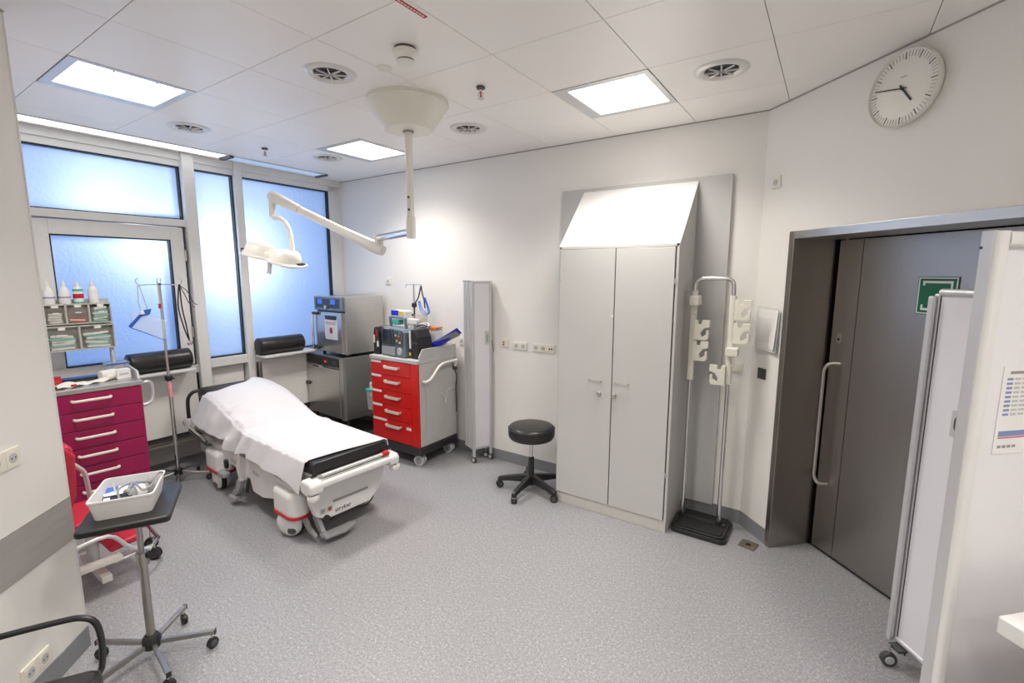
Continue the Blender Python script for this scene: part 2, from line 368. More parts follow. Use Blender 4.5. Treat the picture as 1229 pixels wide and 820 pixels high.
# ---- window wall
struct(MB().box(-5.62, -5.44, 0.2, YB+0.1, 0, 0.98).build('wall_window_base', wallM))
struct(MB().box(-5.2, XW, 0.2, 0.93, 0.94, CEIL).box(-5.62, XW-0.095, 0.2, YB+0.1, 0.875, 0.935).build('wall_window', wallM))
def frame_obj(name): o = bpy.data.objects.new(name, None); COL.objects.link(o); o.matrix_world = T(XW, 0, 0) @ rotz(RZ_WIN); return struct(o)
def pane(parent, x0, x1, z0, z1, dep=0.06):
    # slab: inner face frosted film, other faces clear
    y0, y1 = dep, dep+0.008
    vs = [(x0,y0,z0),(x1,y0,z0),(x1,y1,z0),(x0,y1,z0),(x0,y0,z1),(x1,y0,z1),(x1,y1,z1),(x0,y1,z1)]
    b = MB(); b.add(vs, [(0,1,5,4)], None, 0); b.add(vs, [(0,3,2,1),(4,5,6,7),(1,2,6,5),(2,3,7,6),(3,0,4,7)], None, 1)
    return b.build('glass_pane', [M_film, M_outer], parent, merge=True)
def gasket(parent, x0, x1, z0, z1, y0=0.012, y1=0.075, t=0.012):
    g = MB().box(x0-t, x0, y0, y1, z0-t, z1+t).box(x1, x1+t, y0, y1, z0-t, z1+t).box(x0, x1, y0, y1, z0-t, z0).box(x0, x1, y0, y1, z1, z1+t)
    return g.build('gasket', gasketM, parent)
def member(parent, name, x0, x1, z0, z1, y0=-0.0, y1=0.12, bev=0.004): return MB().box(x0, x1, y0, y1, z0, z1).build(name, frameM, parent, bevel=bev)
ZT, ZS = 2.848, 1.035
w1 = frame_obj('window_1')                       # transom light
gasket(w1, 0.93, 2.035, 2.39, ZT); pane(w1, 0.93, 2.035, 2.39, ZT)
member(w1, 'transom_bar', 0.90, 2.05, 2.315, 2.378, -0.03)
w2 = frame_obj('window_2')                       # casement
sashx0, sashx1, sashz0, sashz1 = 0.96, 2.02, 1.02, 2.305
gx0, gx1, gz0, gz1 = 1.105, 1.905, 1.13, 2.18
gasket(w2, gx0, gx1, gz0, gz1, -0.004, 0.06, 0.010); pane(w2, gx0, gx1, gz0, gz1, 0.045)
t_ = 0.010
MB().box(sashx0, gx0-t_, -0.015, 0.1, sashz0, sashz1).build('sash_stile', frameM, w2, bevel=0.004)
MB().box(gx1+t_, sashx1, -0.015, 0.1, sashz0, sashz1).build('sash_stile', frameM, w2, bevel=0.004)
MB().box(gx0-t_, gx1+t_, -0.015, 0.1, gz1+t_, sashz1).build('sash_rail', frameM, w2, bevel=0.004)
MB().box(gx0-t_, gx1+t_, -0.015, 0.1, sashz0, gz0-t_).build('sash_rail', frameM, w2, bevel=0.004)
MB().box(sashx1, sashx1+0.012, 0.0, 0.1, sashz0-0.02, sashz1+0.01).build('shadow_gap', gasketM, w2)
for hz in (1.33, 2.05): MB().cyl((sashx1+0.004, -0.02, hz-0.05), (sashx1+0.004, -0.02, hz+0.05), 0.009, n=10).build('hinge', nickelM, w2)
w3 = frame_obj('window_3')
gasket(w3, 2.157, 2.505, ZS+0.02, ZT); pane(w3, 2.157, 2.505, ZS+0.02, ZT)
w4 = frame_obj('window_4')
gasket(w4, 2.606, 3.60, ZS, ZT); pane(w4, 2.606, 3.60, ZS, ZT)
fm = frame_obj('trim_6')
member(fm, 'mullion', 2.047, 2.145, 0.10, CEIL, -0.055); member(fm, 'mullion', 2.517, 2.594, 0.30, CEIL, -0.03)
member(fm, 'mullion', 3.612, 3.772, 0.98, CEIL, 0.0)
MB().box(0.9, 3.772, 0.0, 0.12, ZT+0.012, CEIL).build('head_frame', frameM, fm)
MB().box(0.9, 3.772, -0.018, 0.0, 2.915, CEIL).build('head_cover', frameM, fm, bevel=0.004)
MB().box(2.145, 2.517, -0.02, 0.12, 0.955, ZS+0.008).build('sill_bar', frameM, fm, bevel=0.004)
MB().box(2.594, 3.772, -0.02, 0.12, 0.94, ZS-0.012).build('sill_bar', frameM, fm, bevel=0.004)
MB().box(0.9, 2.047, -0.02, 0.12, 0.93, 1.008).build('sill_bar', frameM, fm, bevel=0.004)
# parapet panels below the sills, open toe space behind with pipes
MB().box(0.3, 2.02, -0.02, 0.02, 0.37, 0.93).build('parapet_panel', wallM, fm, bevel=0.003)
MB().box(2.145, 2.50, 0.05, 0.09, 0.37, 0.955).build('parapet_panel', wallM, fm, bevel=0.003)
MB().box(2.66, 3.70, -0.02, 0.02, 0.37, 0.94).build('parapet_panel', wallM, fm, bevel=0.003)
MB().box(2.02, 2.047, 0.0, 0.03, 0.30, 0.93).build('dark_joint', gasketM, fm)
MB().box(0.3, 3.76, 0.0, 0.04, 0.335, 0.37).build('shadow_strip', darkG, fm)
MB().cyl((0.3, 0.05, 0.300), (3.76, 0.05, 0.300), 0.013, n=10).build('heating_pipe', nickelM, fm, smooth=True)
MB().cyl((0.3, 0.09, 0.255), (3.76, 0.09, 0.255), 0.013, n=10).build('heating_pipe', creamM, fm, smooth=True)
MB().tube([(2.628, -0.03, 0.30), (2.628, -0.03, 0.95)], 0.012, 8).build('riser_pipe', nickelM, fm, smooth=True)
MB().box(0.3, 3.76, 0.353, 0.36, 0.0, 0.11).build('floor_upstand', wallM, fm)

# ---- ceiling: slab with single metal tiles
ce = struct(MB().box(-5.9, 4.6, -4.6, 4.9, CEIL+0.022, CEIL+0.1).build('ceiling', tile2M))
def inside(x, y):
    v = Vector((x, y, 0)); n_, a_ = v.dot(NV), v.dot(AV)
    return x > XW-0.1 and y < YB+0.05 and n_ < CD_+0.05 and a_ > -2.8 and (n_ > CL_-0.05 or y > 0.2)
LIGHTS = {(-3.623, 1.178), (-3.623, 2.978), (-1.223, 2.978), (-1.223, 1.178), (-1.223, -0.622), (1.177, 1.178), (1.177, -0.622)}
tme = None
for i in range(-4, 11):
    for j in range(-6, 7):
        cx, cy = 0.277-0.6*i+0.3, 0.878+0.6*j-0.3
        if not any(inside(cx+dx, cy+dy) for dx in (-.28, .28) for dy in (-.28, .28)): continue
        if any(abs(cx-a) < .05 and abs(cy-b) < .05 for a, b in LIGHTS): continue
        if tme is None:
            tme = MB().box(-0.2984, 0.2984, -0.2984, 0.2984, 0, 0.02).build('ceiling_tile', tileM, ce, bevel=0.0012, seg=1)
            tme.matrix_local = T(cx, cy, CEIL)
        else: share(tme, ce, T(cx, cy, CEIL))

# ================================================================== CEILING FIXTURES
lite_labels = {(-3.623, 1.178): 'square ceiling light panel nearest the window wall and the left wall',
 (-3.623, 2.978): 'square ceiling light panel beyond the surgical lamp, near the far corner',
 (-1.223, 2.978): 'square ceiling light panel above the grey cabinet',
 (-1.223, 1.178): 'square ceiling light panel just above the camera view',
 (-1.223, -0.622): 'square ceiling light panel behind the camera on the left',
 (1.177, 1.178): 'square ceiling light panel in front of the steel door',
 (1.177, -0.622): 'square ceiling light panel behind the camera on the right'}
proto = None
for k in sorted(LIGHTS):
    if proto is None:
        t = thing('ceiling_light', lite_labels[k], 'light', (k[0], k[1], CEIL), 0, 'recessed ceiling light panels')
        f = 0.297; g = 0.25
        fb = MB().box(-f, f, -f, -g, -0.003, 0.018).box(-f, f, g, f, -0.003, 0.018).box(-f, -0.21, -g, g, -0.003, 0.018).box(0.262, f, -g, g, -0.003, 0.018)
        fb.build('light_frame', alumM, t)
        MB().box(-0.21, 0.262, -g, g, 0.006, 0.014).build('diffuser', glowM, t)
        al = bpy.data.lights.new('luminaire_lamp', 'AREA'); al.shape = 'RECTANGLE'; al.size = 0.46; al.size_y = 0.48; al.energy = LUMINAIRE_W; al.spread = LUMINAIRE_SPREAD; al.color = (1.0, 0.95, 0.885)
        ao = bpy.data.objects.new('luminaire_lamp', al); COL.objects.link(ao); ao.parent = t; ao.matrix_local = T(0.026, 0, -0.005)
        MB().box(-0.205, 0.26, 0.195, 0.2, -0.001, 0.006).build('divider', alumM, t)
        for yy in (-0.1, 0.1): MB().cbox((0.255, yy, -0.002), (0.02, 0.012, 0.008)).build('clip', chromeM, t)
        proto = t
    else:
        c = copy_tree(proto); c.location = (k[0], k[1], CEIL); c['label'] = lite_labels[k]
# ceiling slot at the window: emission put in for daylight and its reflection
cv = thing('ceiling_slot', 'long white ceiling slot, daylight put in as glow, above the glazed door-side windows', 'light', (-4.88, 1.3, CEIL))
MB().box(-0.09, 0.09, -0.95, 1.04, -0.004, 0.02).build('glow_strip', slotM, cv)
MB().box(-0.10, -0.09, -0.95, 1.04, -0.008, 0.02).box(0.09, 0.10, -0.95, 1.04, -0.008, 0.02).build('slot_edge', alumM, cv)
cv = thing('ceiling_slot', 'short bluish ceiling slot, sky glimmer put in as glow, by the far corner window', 'light', (-4.88, 2.87, CEIL))
MB().box(-0.09, 0.075, -0.47, 0.50, -0.004, 0.02).build('glow_strip', slotB, cv)
MB().box(-0.10, -0.09, -0.47, 0.50, -0.008, 0.02).box(0.075, 0.09, -0.47, 0.50, -0.008, 0.02).build('slot_edge', alumM, cv)
MB().box(-0.10, 0.09, 0.50, 0.54, -0.02, 0.02).build('end_bracket', darkG, cv); MB().box(-0.10, 0.09, -0.51, -0.47, -0.02, 0.02).build('end_bracket', darkG, cv)
lgreyR = mat('vent_lacquer', (0.72, 0.70, 0.67), 0.3, 0.2, vary=0.02)
# swirl diffusers
vl = [((-2.405, 1.759), 'round swirl air vent in the ceiling left of the smoke detector'), ((-0.596, 2.916), 'round swirl air vent in the ceiling nearest the clock'),
      ((-2.40, 2.96), 'round swirl air vent in the ceiling behind the surgical lamp mount'), ((-4.156, 1.767), 'round swirl air vent in the ceiling above the white ceiling slot'),
      ((-4.10, 2.925), 'round swirl air vent in the ceiling beside the farthest light panel')]
proto = None
for (x, y), lb in vl:
    if proto is None:
        t = thing('air_vent', lb, 'air vent', (x, y, CEIL), 0, 'swirl vents in the ceiling')
        MB().lathe([(0.142, 0.0), (0.138, -0.004), (0.118, -0.013), (0.100, -0.011), (0.088, 0.0)], 36).build('outer_ring', lgreyR, t, smooth=True, ang=60)
        MB().lathe([(0.086, -0.0006), (0.0, -0.0006)], 28).build('dark_throat', gasketM, t)
        for q in range(8):
            a = 2*PI*q/8
            MB().box(0.018, 0.087, -0.0028, 0.0028, -0.004, 0.004, rotz(a) @ rotx(math.radians(25))).build('blade', lgreyR, t, M=T(0, 0, -0.009))
        MB().lathe([(0.020, -0.002), (0.018, -0.012), (0.0, -0.014)], 16).build('hub', greyM, t, smooth=True)
        proto = t
    else:
        c = copy_tree(proto); c.location = (x, y, CEIL); c.rotation_euler = (0, 0, x); c['label'] = lb
def sprinkler(x, y, lb):
    t = thing('sprinkler_head', lb, 'sprinkler', (x, y, CEIL), 0.4, 'sprinkler heads')
    MB().cyl((0, 0, 0), (0, 0, -0.03), 0.009, n=10).build('nipple', chromeM, t)
    MB().tube([(-0.006, 0, -0.03), (-0.016, 0, -0.045), (-0.004, 0, -0.066)], 0.003, 6).tube([(0.006, 0, -0.03), (0.016, 0, -0.045), (0.004, 0, -0.066)], 0.003, 6).build('yoke', nickelM, t)
    MB().cyl((0, 0, -0.032), (0, 0, -0.064), 0.0045, n=8).build('red_bulb', redP, t)
    MB().cyl((0, 0, -0.066), (0, 0, -0.069), 0.02, n=14).build('deflector', nickelM, t)
    MB().cyl((0, 0, -0.002), (0, 0, -0.012), 0.026, n=16).build('rosette', darkG, t)
sprinkler(-4.27, 2.41, 'small red bulb sprinkler head on the ceiling near the windows')
sprinkler(-1.826, 2.372, 'small red bulb sprinkler head on the ceiling right of the surgical lamp mount')
t = thing('smoke_detector', 'white round smoke detector on the ceiling', 'smoke detector', (-1.84, 1.784, CEIL))
MB().lathe([(0.052, 0), (0.052, -0.012)], 28).build('base', darkG, t, smooth=True)
MB().lathe([(0.056, -0.012), (0.058, -0.035), (0.046, -0.052), (0.044, -0.055)], 28).build('housing', creamL, t, smooth=True)
MB().lathe([(0.040, -0.055), (0.040, -0.061)], 28).build('smoke_slot', blackM, t)
MB().lathe([(0.044, -0.061), (0.038, -0.075), (0.0, -0.078)], 28).build('cap', creamL, t, smooth=True)
tag(MB().lathe([(0.040, 0), (0.038, -0.006), (0.0, -0.008)], 24, T(-2.10, 1.88, CEIL)).build('round_blank_plate', creamL, smooth=True), 'small flat white round blank plate on the ceiling beside the smoke detector', 'plate')
t = thing('ceiling_label', 'narrow red label strip with white print on a ceiling tile joint', 'label', (-1.555, 1.56, CEIL), PI/2)
MB().box(-0.10, 0.075, -0.011, 0.011, -0.002, 0.0).build('strip', redP, t)
for q in range(9): MB().box(-0.085+q*0.017, -0.074+q*0.017, -0.004, 0.004, -0.0028, -0.002).build('print_mark', whiteM, t)
# ================================================================== TALL CABINET
CX0, CX1, CYF, CYB, CH = -1.786, -0.873, 3.311, 3.735, 2.094
t = thing('backing_board', 'tall grey backing board on the wall behind the sloped cabinet', 'board', (-1.32, YB-0.001, 0))
MB().box(-0.678, 0.677, -0.034, 0, 0.11, 2.59).build('board', panelB, t, bevel=0.002)
cab = thing('tall_cabinet', 'tall grey two door cabinet with a sloping top painted lit white', 'cabinet', ((CX0+CX1)/2, CYF, 0))
hw = (CX1-CX0)/2; dp = CYB-CYF-0.004
side = [(0.0, 0.09), (dp, 0.09), (dp, 2.56), (0.0, CH)]
MB().prism(side, -hw, -hw+0.018, 'x').build('side_panel', cabM, cab, bevel=0.001, seg=1)
MB().prism(side, hw-0.018, hw, 'x').build('side_panel', cabM, cab, bevel=0.001, seg=1)
sl = math.atan2(2.56-CH, dp)
MB().prism([(0.0, CH-0.018), (dp, 2.56-0.018), (dp, 2.56+0.001), (0.0, CH+0.001)], -hw-0.001, hw+0.001, 'x').build('sloping_top', cabW, cab)
MB().box(-hw+0.018, hw-0.018, 0.012, 0.03, 0.09, CH).build('carcass_front', matteM, cab)
MB().box(-hw+0.018, hw-0.018, 0.012, dp, 0.09, 0.108).build('bottom_panel', cabM, cab)
MB().box(-hw+0.018, hw-0.018, -0.004, 0.014, CH-0.02, CH-0.002).build('top_rail', cabM, cab)
MB().box(-hw+0.006, hw-0.006, 0.008, 0.03, 0.0, 0.092).box(-hw+0.006, -hw+0.024, 0.03, dp, 0, 0.09).box(hw-0.024, hw-0.006, 0.03, dp, 0, 0.09).build('plinth', cabP, cab)
gap = -1.3205-(CX0+CX1)/2
for s, (a, b) in ((-1, (-hw+0.013, gap-0.004)), (1, (gap+0.004, hw-0.0245))):
    d = MB().box(a, b, -0.010, 0.010, 0.098, CH-0.024).build('door', cabM, cab, bevel=0.0015, seg=1)
    h0 = (-1.502, -1.405, 1.077) if s < 0 else (-1.292, -1.189, 1.082)
    cx = (CX0+CX1)/2
    MB().tube([(h0[0]-cx, -0.010, h0[2]), (h0[0]-cx, -0.036, h0[2]), (h0[1]-cx, -0.036, h0[2]), (h0[1]-cx, -0.010, h0[2])], 0.0055, 8).build('bow_handle', nickelM, d, smooth=True)
    lx = (-1.416 if s < 0 else -1.295)-cx
    MB().lathe([(0.0, 0.030), (0.014, 0.028), (0.0195, 0.018), (0.014, 0.0)], 16, T(lx, -0.010, 0.982) @ rotx(PI/2)).build('lock_knob', nickelM, d, smooth=True)
    for hz in (0.45, 1.84):
        xx = a-0.003 if s < 0 else b+0.005
        MB().cyl((xx, -0.008, hz-0.02), (xx, -0.008, hz+0.02), 0.005, n=8).build('hinge', chromeM, d)
MB().box(gap-0.022, gap-0.002, -0.012, -0.010, 1.57, 1.585).build('number_tag', whiteM, cab)

# ================================================================== GARMENT / APRON RACK
rk = thing('apron_rack', 'chrome arch apron rack with cream hooks on a black base', 'rack', (-0.675, 3.545, 0))
bx0, bx1, by0, by1 = -0.187, 0.197, -0.175, 0.165
MB().prism(rrect(bx0, bx1, by0, by1, 0.045), 0.0, 0.035).prism(rrect(bx0+0.012, bx1-0.012, by0+0.012, by1-0.012, 0.04), 0.035, 0.05).build('base_tray', blackP, rk, bevel=0.006)
for a, b in ((by0+0.03, -0.005), (0.045, by1-0.03)):
    MB().prism(rrect(bx0+0.035, bx1-0.035, a, b, 0.02), 0.05, 0.058).build('base_panel', blackM, rk, bevel=0.003)
MB().box(bx0+0.03, bx1-0.03, 0.0, 0.04, 0.05, 0.062).build('base_rib', blackP, rk, bevel=0.004)
px0, px1, pyy = -0.143, 0.115, 0.02
top = 1.858
MB().tube([(px0, pyy, 0.05), (px0, pyy, top-0.06)]+[(px0+0.055-0.055*math.cos(a), pyy, top-0.055+0.055*math.sin(a)) for a in [PI/2*i/6 for i in range(1, 7)]]+[(px1-0.055+0.055*math.sin(a), pyy, top-0.055+0.055*math.cos(a)) for a in [PI/2*i/6 for i in range(0, 6)]]+[(px1, pyy, top-0.06), (px1, pyy, 0.05)], 0.0155, 14).build('arch_tube', chromeM, rk, smooth=True)
for xx in (px0, px1): MB().lathe([(0.026, 0.05), (0.024, 0.085), (0.015, 0.095)], 16, T(xx, pyy, 0)).build('socket_cup', blackM, rk, smooth=True)
for xx in (px0, px1):
    z0, z1 = (1.12, 1.77) if xx < 0 else (1.12, 1.74)
    MB().rbox(xx-0.021, xx+0.021, pyy-0.024, pyy+0.024, z0, z1, 0.014).build('sleeve', creamM, rk, smooth=True, ang=60)
def hook(px_, z, s, dy=0.0):
    # bent cream hook plate, s = side it points to
    prof = [(0.0, 0.0), (0.085, 0.0), (0.10, 0.015), (0.10, 0.075), (0.085, 0.075), (0.085, 0.045), (0.055, 0.022), (0.045, 0.05), (0.07, 0.09), (0.105, 0.10), (0.105, 0.15), (0.055, 0.15), (0.05, 0.118), (0.03, 0.118), (0.025, 0.15), (0.0, 0.15)]
    MB().prism([(px_+s*(0.015+a), z+b*0.95) for a, b in prof], pyy+dy-0.022, pyy+dy+0.006, 'y').build('hook_plate', creamM, rk, bevel=0.003)
hook(px0, 1.42, 1, -0.02); hook(px0, 1.27, 1, -0.03); hook(px1, 1.57, 1, 0.0); hook(px1, 1.41, 1, 0.0); hook(px1, 1.11, -1, -0.03)
MB().rbox(px0-0.02, px0+0.045, -0.05, 0.05, 1.665, 1.735, 0.012, 'y').build('hook_cap', creamM, rk, bevel=0.006)
MB().rbox(px1-0.02, px1+0.06, -0.06, 0.03, 1.325, 1.385, 0.012, 'y').build('hook_cap', creamM, rk, bevel=0.006)
MB().lathe([(0.0, 0), (0.012, 0.004), (0.014, 0.018), (0.0, 0.024)], 10, T(px0+0.018, -0.02, 1.60)).build('hook_knob', creamM, rk, smooth=True)
MB().tube([(px1+0.03, -0.03, 1.325), (px1+0.035, -0.03, 1.27), (px1+0.028, -0.03, 1.255)], 0.008, 6).build('hook_peg', creamM, rk, smooth=True)

# ================================================================== STOOL
st = thing('swivel_stool', 'black round swivel stool on five castors beside the cabinet', 'stool', (-2.06, 3.36, 0))
MB().lathe([(0.0, 0.478), (0.165, 0.478), (0.187, 0.484), (0.199, 0.502), (0.202, 0.54), (0.199, 0.572), (0.188, 0.588), (0.165, 0.594), (0.0, 0.597)], 44).build('seat', vinylB, st, smooth=True, ang=50)
MB().lathe([(0.199, 0.569), (0.204, 0.572), (0.199, 0.575)], 36).build('seat_piping', blackP, st, smooth=True)
MB().cyl((0, 0, 0.28), (0, 0, 0.475), 0.014, n=14).build('gas_lift', chromeM, st, smooth=True)
MB().lathe([(0.036, 0.085), (0.036, 0.12), (0.027, 0.15), (0.025, 0.305), (0.016, 0.31)], 20).build('column_sleeve', blackP, st, smooth=True)
MB().lathe([(0.018, 0.05), (0.03, 0.06), (0.03, 0.10)], 16).build('hub', blackP, st, smooth=True)
MB().tube([(0.0, 0.02, 0.44), (0.06, 0.08, 0.455)], 0.006, 6).build('lift_lever', blackP, st)
def castor(parent, x, y, r, a=0.0, wm=None, hm=None, top=None, name='castor', w=None):
    top = top or 2*r+0.03; w = w or r*0.32
    c = bpy.data.objects.new(name, None); COL.objects.link(c); c.parent = parent; c.matrix_local = T(x, y, 0) @ rotz(a); c.empty_display_size = 0.03
    for s in (-1, 1):
        wl = MB().lathe([(r*0.62, 0), (r*0.96, 0.001), (r, w*0.2), (r, w*0.8), (r*0.96, w), (r*0.6, w)], 22, T(0, s*(w*0.75)-w/2, r) @ rotx(-PI/2)).build('wheel', wm or blackP, c, smooth=True, ang=50)
        MB().lathe([(r*0.62, -0.001), (r*0.5, -0.004), (0, -0.004)], 16, T(0, s*(w*1.25), r) @ rotx(PI/2*s)).build('hub_cap', hm or darkG, c, smooth=True)
    MB().prism(arc((0, r, 0), r*1.06, 0.35, PI-0.2, 10, 0, 1) and [(r*1.05*math.cos(q), r+r*1.05*math.sin(q)) for q in [0.3+(PI-0.5)*i/10 for i in range(11)]]+[(-r*0.3, r*0.9), (r*0.3, r*0.9)], -w*0.45, w*0.45, 'y').build('fork', wm or blackP, c)
    MB().cyl((0, 0, r*1.6), (0, 0, top), max(0.005, r*0.16), n=10).build('stem', nickelM, c)
    return c
LR = 0.30
for q in range(5):
    a = math.radians(200+72*q)
    c_, s_ = math.cos(a), math.sin(a)
    def secpt(u, wv, z): return (c_*u-s_*wv, s_*u+c_*wv, z)
    b = MB(); us = [0.015, 0.1, 0.2, 0.285, 0.30]; wd_ = [0.028, 0.026, 0.023, 0.021, 0.018]; zt_ = [0.150, 0.138, 0.118, 0.10, 0.092]; zb_ = [0.07, 0.078, 0.074, 0.062, 0.064]
    vs = []; fs = []
    for u, wv, a1, a0 in zip(us, wd_, zt_, zb_): vs += [secpt(u, -wv, a0), secpt(u, wv, a0), secpt(u, wv*0.8, a1), secpt(u, -wv*0.8, a1)]
    for i in range(4):
        for j in range(4): fs.append((i*4+j, i*4+(j+1) % 4, (i+1)*4+(j+1) % 4, (i+1)*4+j))
    fs += [(3, 2, 1, 0), (16, 17, 18, 19)]
    b.add(vs, fs).build('leg', blackP, st, bevel=0.005)
    castor(st, c_*LR*0.95, s_*LR*0.95, 0.030, a+0.6, top=0.085, w=0.018)

# ================================================================== FOLDED SCREEN AT BACK WALL
sc = thing('folding_screen', 'slim grey folding privacy screen parked against the back wall', 'privacy screen', (-2.87, 3.55, 0), math.radians(-24))
SH, SB = 1.822, 0.135
PW = 0.215
nfold = 5; FP = 0.034
for q in range(nfold):
    x0 = -FP*nfold+q*FP
    MB().rbox(x0, x0+0.024, 0.0, 0.028, SB, SH-0.01, 0.010).box(x0, x0+0.024, PW-0.022, PW, SB, SH-0.01).build('panel_profile', (alumM, lgreyM)[q % 2], sc, smooth=True, ang=40)
    MB().box(x0+0.008, x0+0.016, 0.024, PW-0.022, SB+0.02, SH-0.03).build('folded_panel', screenM, sc)
    MB().box(x0-0.001, x0+0.031, -0.002, 0.030, SH-0.012, SH).build('profile_cap', greyM, sc)
MB().box(0.0, 0.026, 0.0, 0.026, 0.06, SH).build('frame_post', alumM, sc, bevel=0.006)
MB().box(0.0, 0.026, PW-0.026, PW, 0.06, SH).build('frame_post', alumM, sc, bevel=0.006)
MB().box(0.0, 0.024, 0.026, PW-0.026, SH-0.03, SH-0.002).build('frame_rail', alumM, sc, bevel=0.006)
MB().box(0.0, 0.024, 0.026, PW-0.026, SB, SB+0.028).build('frame_rail', alumM, sc, bevel=0.006)
MB().box(0.006, 0.018, 0.026, PW-0.026, SB+0.028, SH-0.03).build('front_panel', screenM, sc)
hp = MB().rbox(0.018, 0.030, PW-0.075, PW-0.035, 1.20, 1.33, 0.006, 'x').build('handle_plate', lgreyM, sc, bevel=0.002)
MB().rbox(0.0295, 0.0305, PW-0.062, PW-0.045, 1.22, 1.30, 0.006, 'x').build('finger_recess', greyM, hp)
castor(sc, 0.013, 0.013, 0.03, 0.3, darkG, lgreyM, 0.08); castor(sc, 0.013, PW-0.012, 0.03, 0.3, darkG, lgreyM, 0.08); castor(sc, -0.06, PW-0.03, 0.03, 1.0, darkG, lgreyM, 0.14)
MB().tube([(0.013, PW, 1.25), (0.03, PW+0.012, 1.17), (0.045, PW+0.01, 1.12)], 0.003, 6).build('tether', darkG, sc)

# ================================================================== SOCKETS AND SWITCHES
def socket(loc, rz, n, label, kinds=None, size=0.081, vertical=False, group='wall sockets', plate=outletM, name='wall_socket'):
    t = thing(name, label, 'socket', loc, rz, group)
    wd = size*n
    MB().rbox(-wd/2, wd/2, -0.010, 0.0, -size/2, size/2, 0.004, 'y').build('frame_plate', plate, t, bevel=0.002)
    for q in range(n):
        x = -wd/2+size*(q+0.5); kd = (kinds or 's'*n)[q]
        ins = MB().rbox(x-size*0.39, x+size*0.39, -0.0125, -0.010, -size*0.39, size*0.39, 0.006, 'y').build('insert', plate, t, bevel=0.001)
        if kd == 's':
            MB().lathe([(0.021, 0.0), (0.021, 0.001), (0.0, 0.001)], 22, T(x, -0.0125, 0) @ rotx(PI/2)).build('socket_well', lgreyM, ins)
            for dx in (-0.0095, 0.0095): MB().cyl((x+dx, -0.0142, 0), (x+dx, -0.0132, 0), 0.0034, n=8).build('pin_hole', blackM, ins)
        elif kd == 'd':
            for dx in (-0.012, 0.012): MB().box(x+dx-0.007, x+dx+0.007, -0.0135, -0.0125, -0.008, 0.008).build('data_port', blackM, ins)
        elif kd == 'w':
            MB().box(x-0.026, x+0.026, -0.016, -0.0125, -0.026, 0.026).build('rocker', plate, ins, bevel=0.002)
        elif kd == 'r':
            MB().cyl((x-0.012, -0.02, 0.008), (x-0.012, -0.0125, 0.008), 0.008, n=12).build('red_button', redP, ins)
            MB().cyl((x-0.014, -0.02, -0.014), (x-0.014, -0.0125, -0.014), 0.007, n=10).build('plug', darkG, ins)
    return t
g = 'wall sockets'
socket((-2.617, YB-0.0005, 1.215), 0, 1, 'single wall outlet with a red button beside the folding screen', 'r')
socket((-2.445, YB-0.0005, 1.20), 0, 2, 'double wall socket on the back wall, left of the triple one', 'ss', 0.078)
socket((-2.185, YB-0.0005, 1.20), 0, 3, 'triple wall outlet with a data port left of the cabinet', 'ssd', 0.079)
socket((-3.17, YB-0.0005, 1.19), 0, 1, 'cream wall outlet half hidden behind the left edge of the folding screen', 's')
socket((-4.262, YB-0.0005, 1.80), 0, 1, 'single wall socket above the red drawer cart', 's', 0.075)
socket((-0.541, YB-0.0005, 1.205), 0, 1, 'cream wall switch behind the apron rack', 'w')
socket(DW(2.874, CD_-0.0005, 2.49), RZ_DOOR, 1, 'single wall socket high on the wall left of the clock', 's', 0.078)
socket(DW(2.874, CD_-0.0005, 1.195), RZ_DOOR, 1, 'dark grey wall switch left of the steel door frame', 'w', 0.075, plate=darkG, name='wall_switch')
q = PN(1, 551, CL_); socket((q.x, q.y, 1.115), RZ_LEFT, 2, 'double wall socket above the steel band on the left wall', 'ss', 0.083)
q = PN(42, 798, CL_); socket((q.x, q.y, 0.17), RZ_LEFT, 2, 'double wall socket low on the left wall behind the armchair', 'ss', 0.078)
# papers in a clear sleeve, door wall
pp = thing('paper_sleeve', 'clear plastic sleeve of papers on the wall beside the steel door', 'papers', DW(2.845, CD_-0.0005, 1.30), RZ_DOOR)
MB().box(-0.125, 0.125, -0.0012, 0, 0.03, 0.36).build('sleeve_back', clearP, pp)
def sheetgrid(x0, x1, z0, z1, y, curl):
    return MB().grid(lambda u, v: (x0+(x1-x0)*u, y-curl*(max(0, u-0.55)/0.45)**2*(1-v)-curl*0.4*u, z0+(z1-z0)*v), 8, 8)
sheetgrid(-0.105, 0.105, 0.06, 0.345, -0.005, 0.012).build('paper_sheet', paperM, pp, solid=0.001)
sheetgrid(-0.10, 0.10, 0.08, 0.35, -0.010, 0.020).build('paper_sheet', paperM, pp, solid=0.001)
for q in range(9): MB().box(-0.085+q*0.018, -0.083+q*0.018, -0.0125-0.0008*q, -0.0115-0.0008*q, 0.12, 0.29).build('print_line', lgreyM, pp)
# floor outlet
t = thing('floor_outlet', 'small square brass floor outlet by the door frame', 'floor outlet', (-0.345, 3.49, 0), math.radians(-12))
MB().prism(rrect(-0.055, 0.055, -0.055, 0.055, 0.004), 0, 0.005).build('cover_plate', floorbox, t, bevel=0.001)
MB().cyl((0, 0, 0.005), (0, 0, 0.007), 0.018, n=16).build('opening', blackM, t)

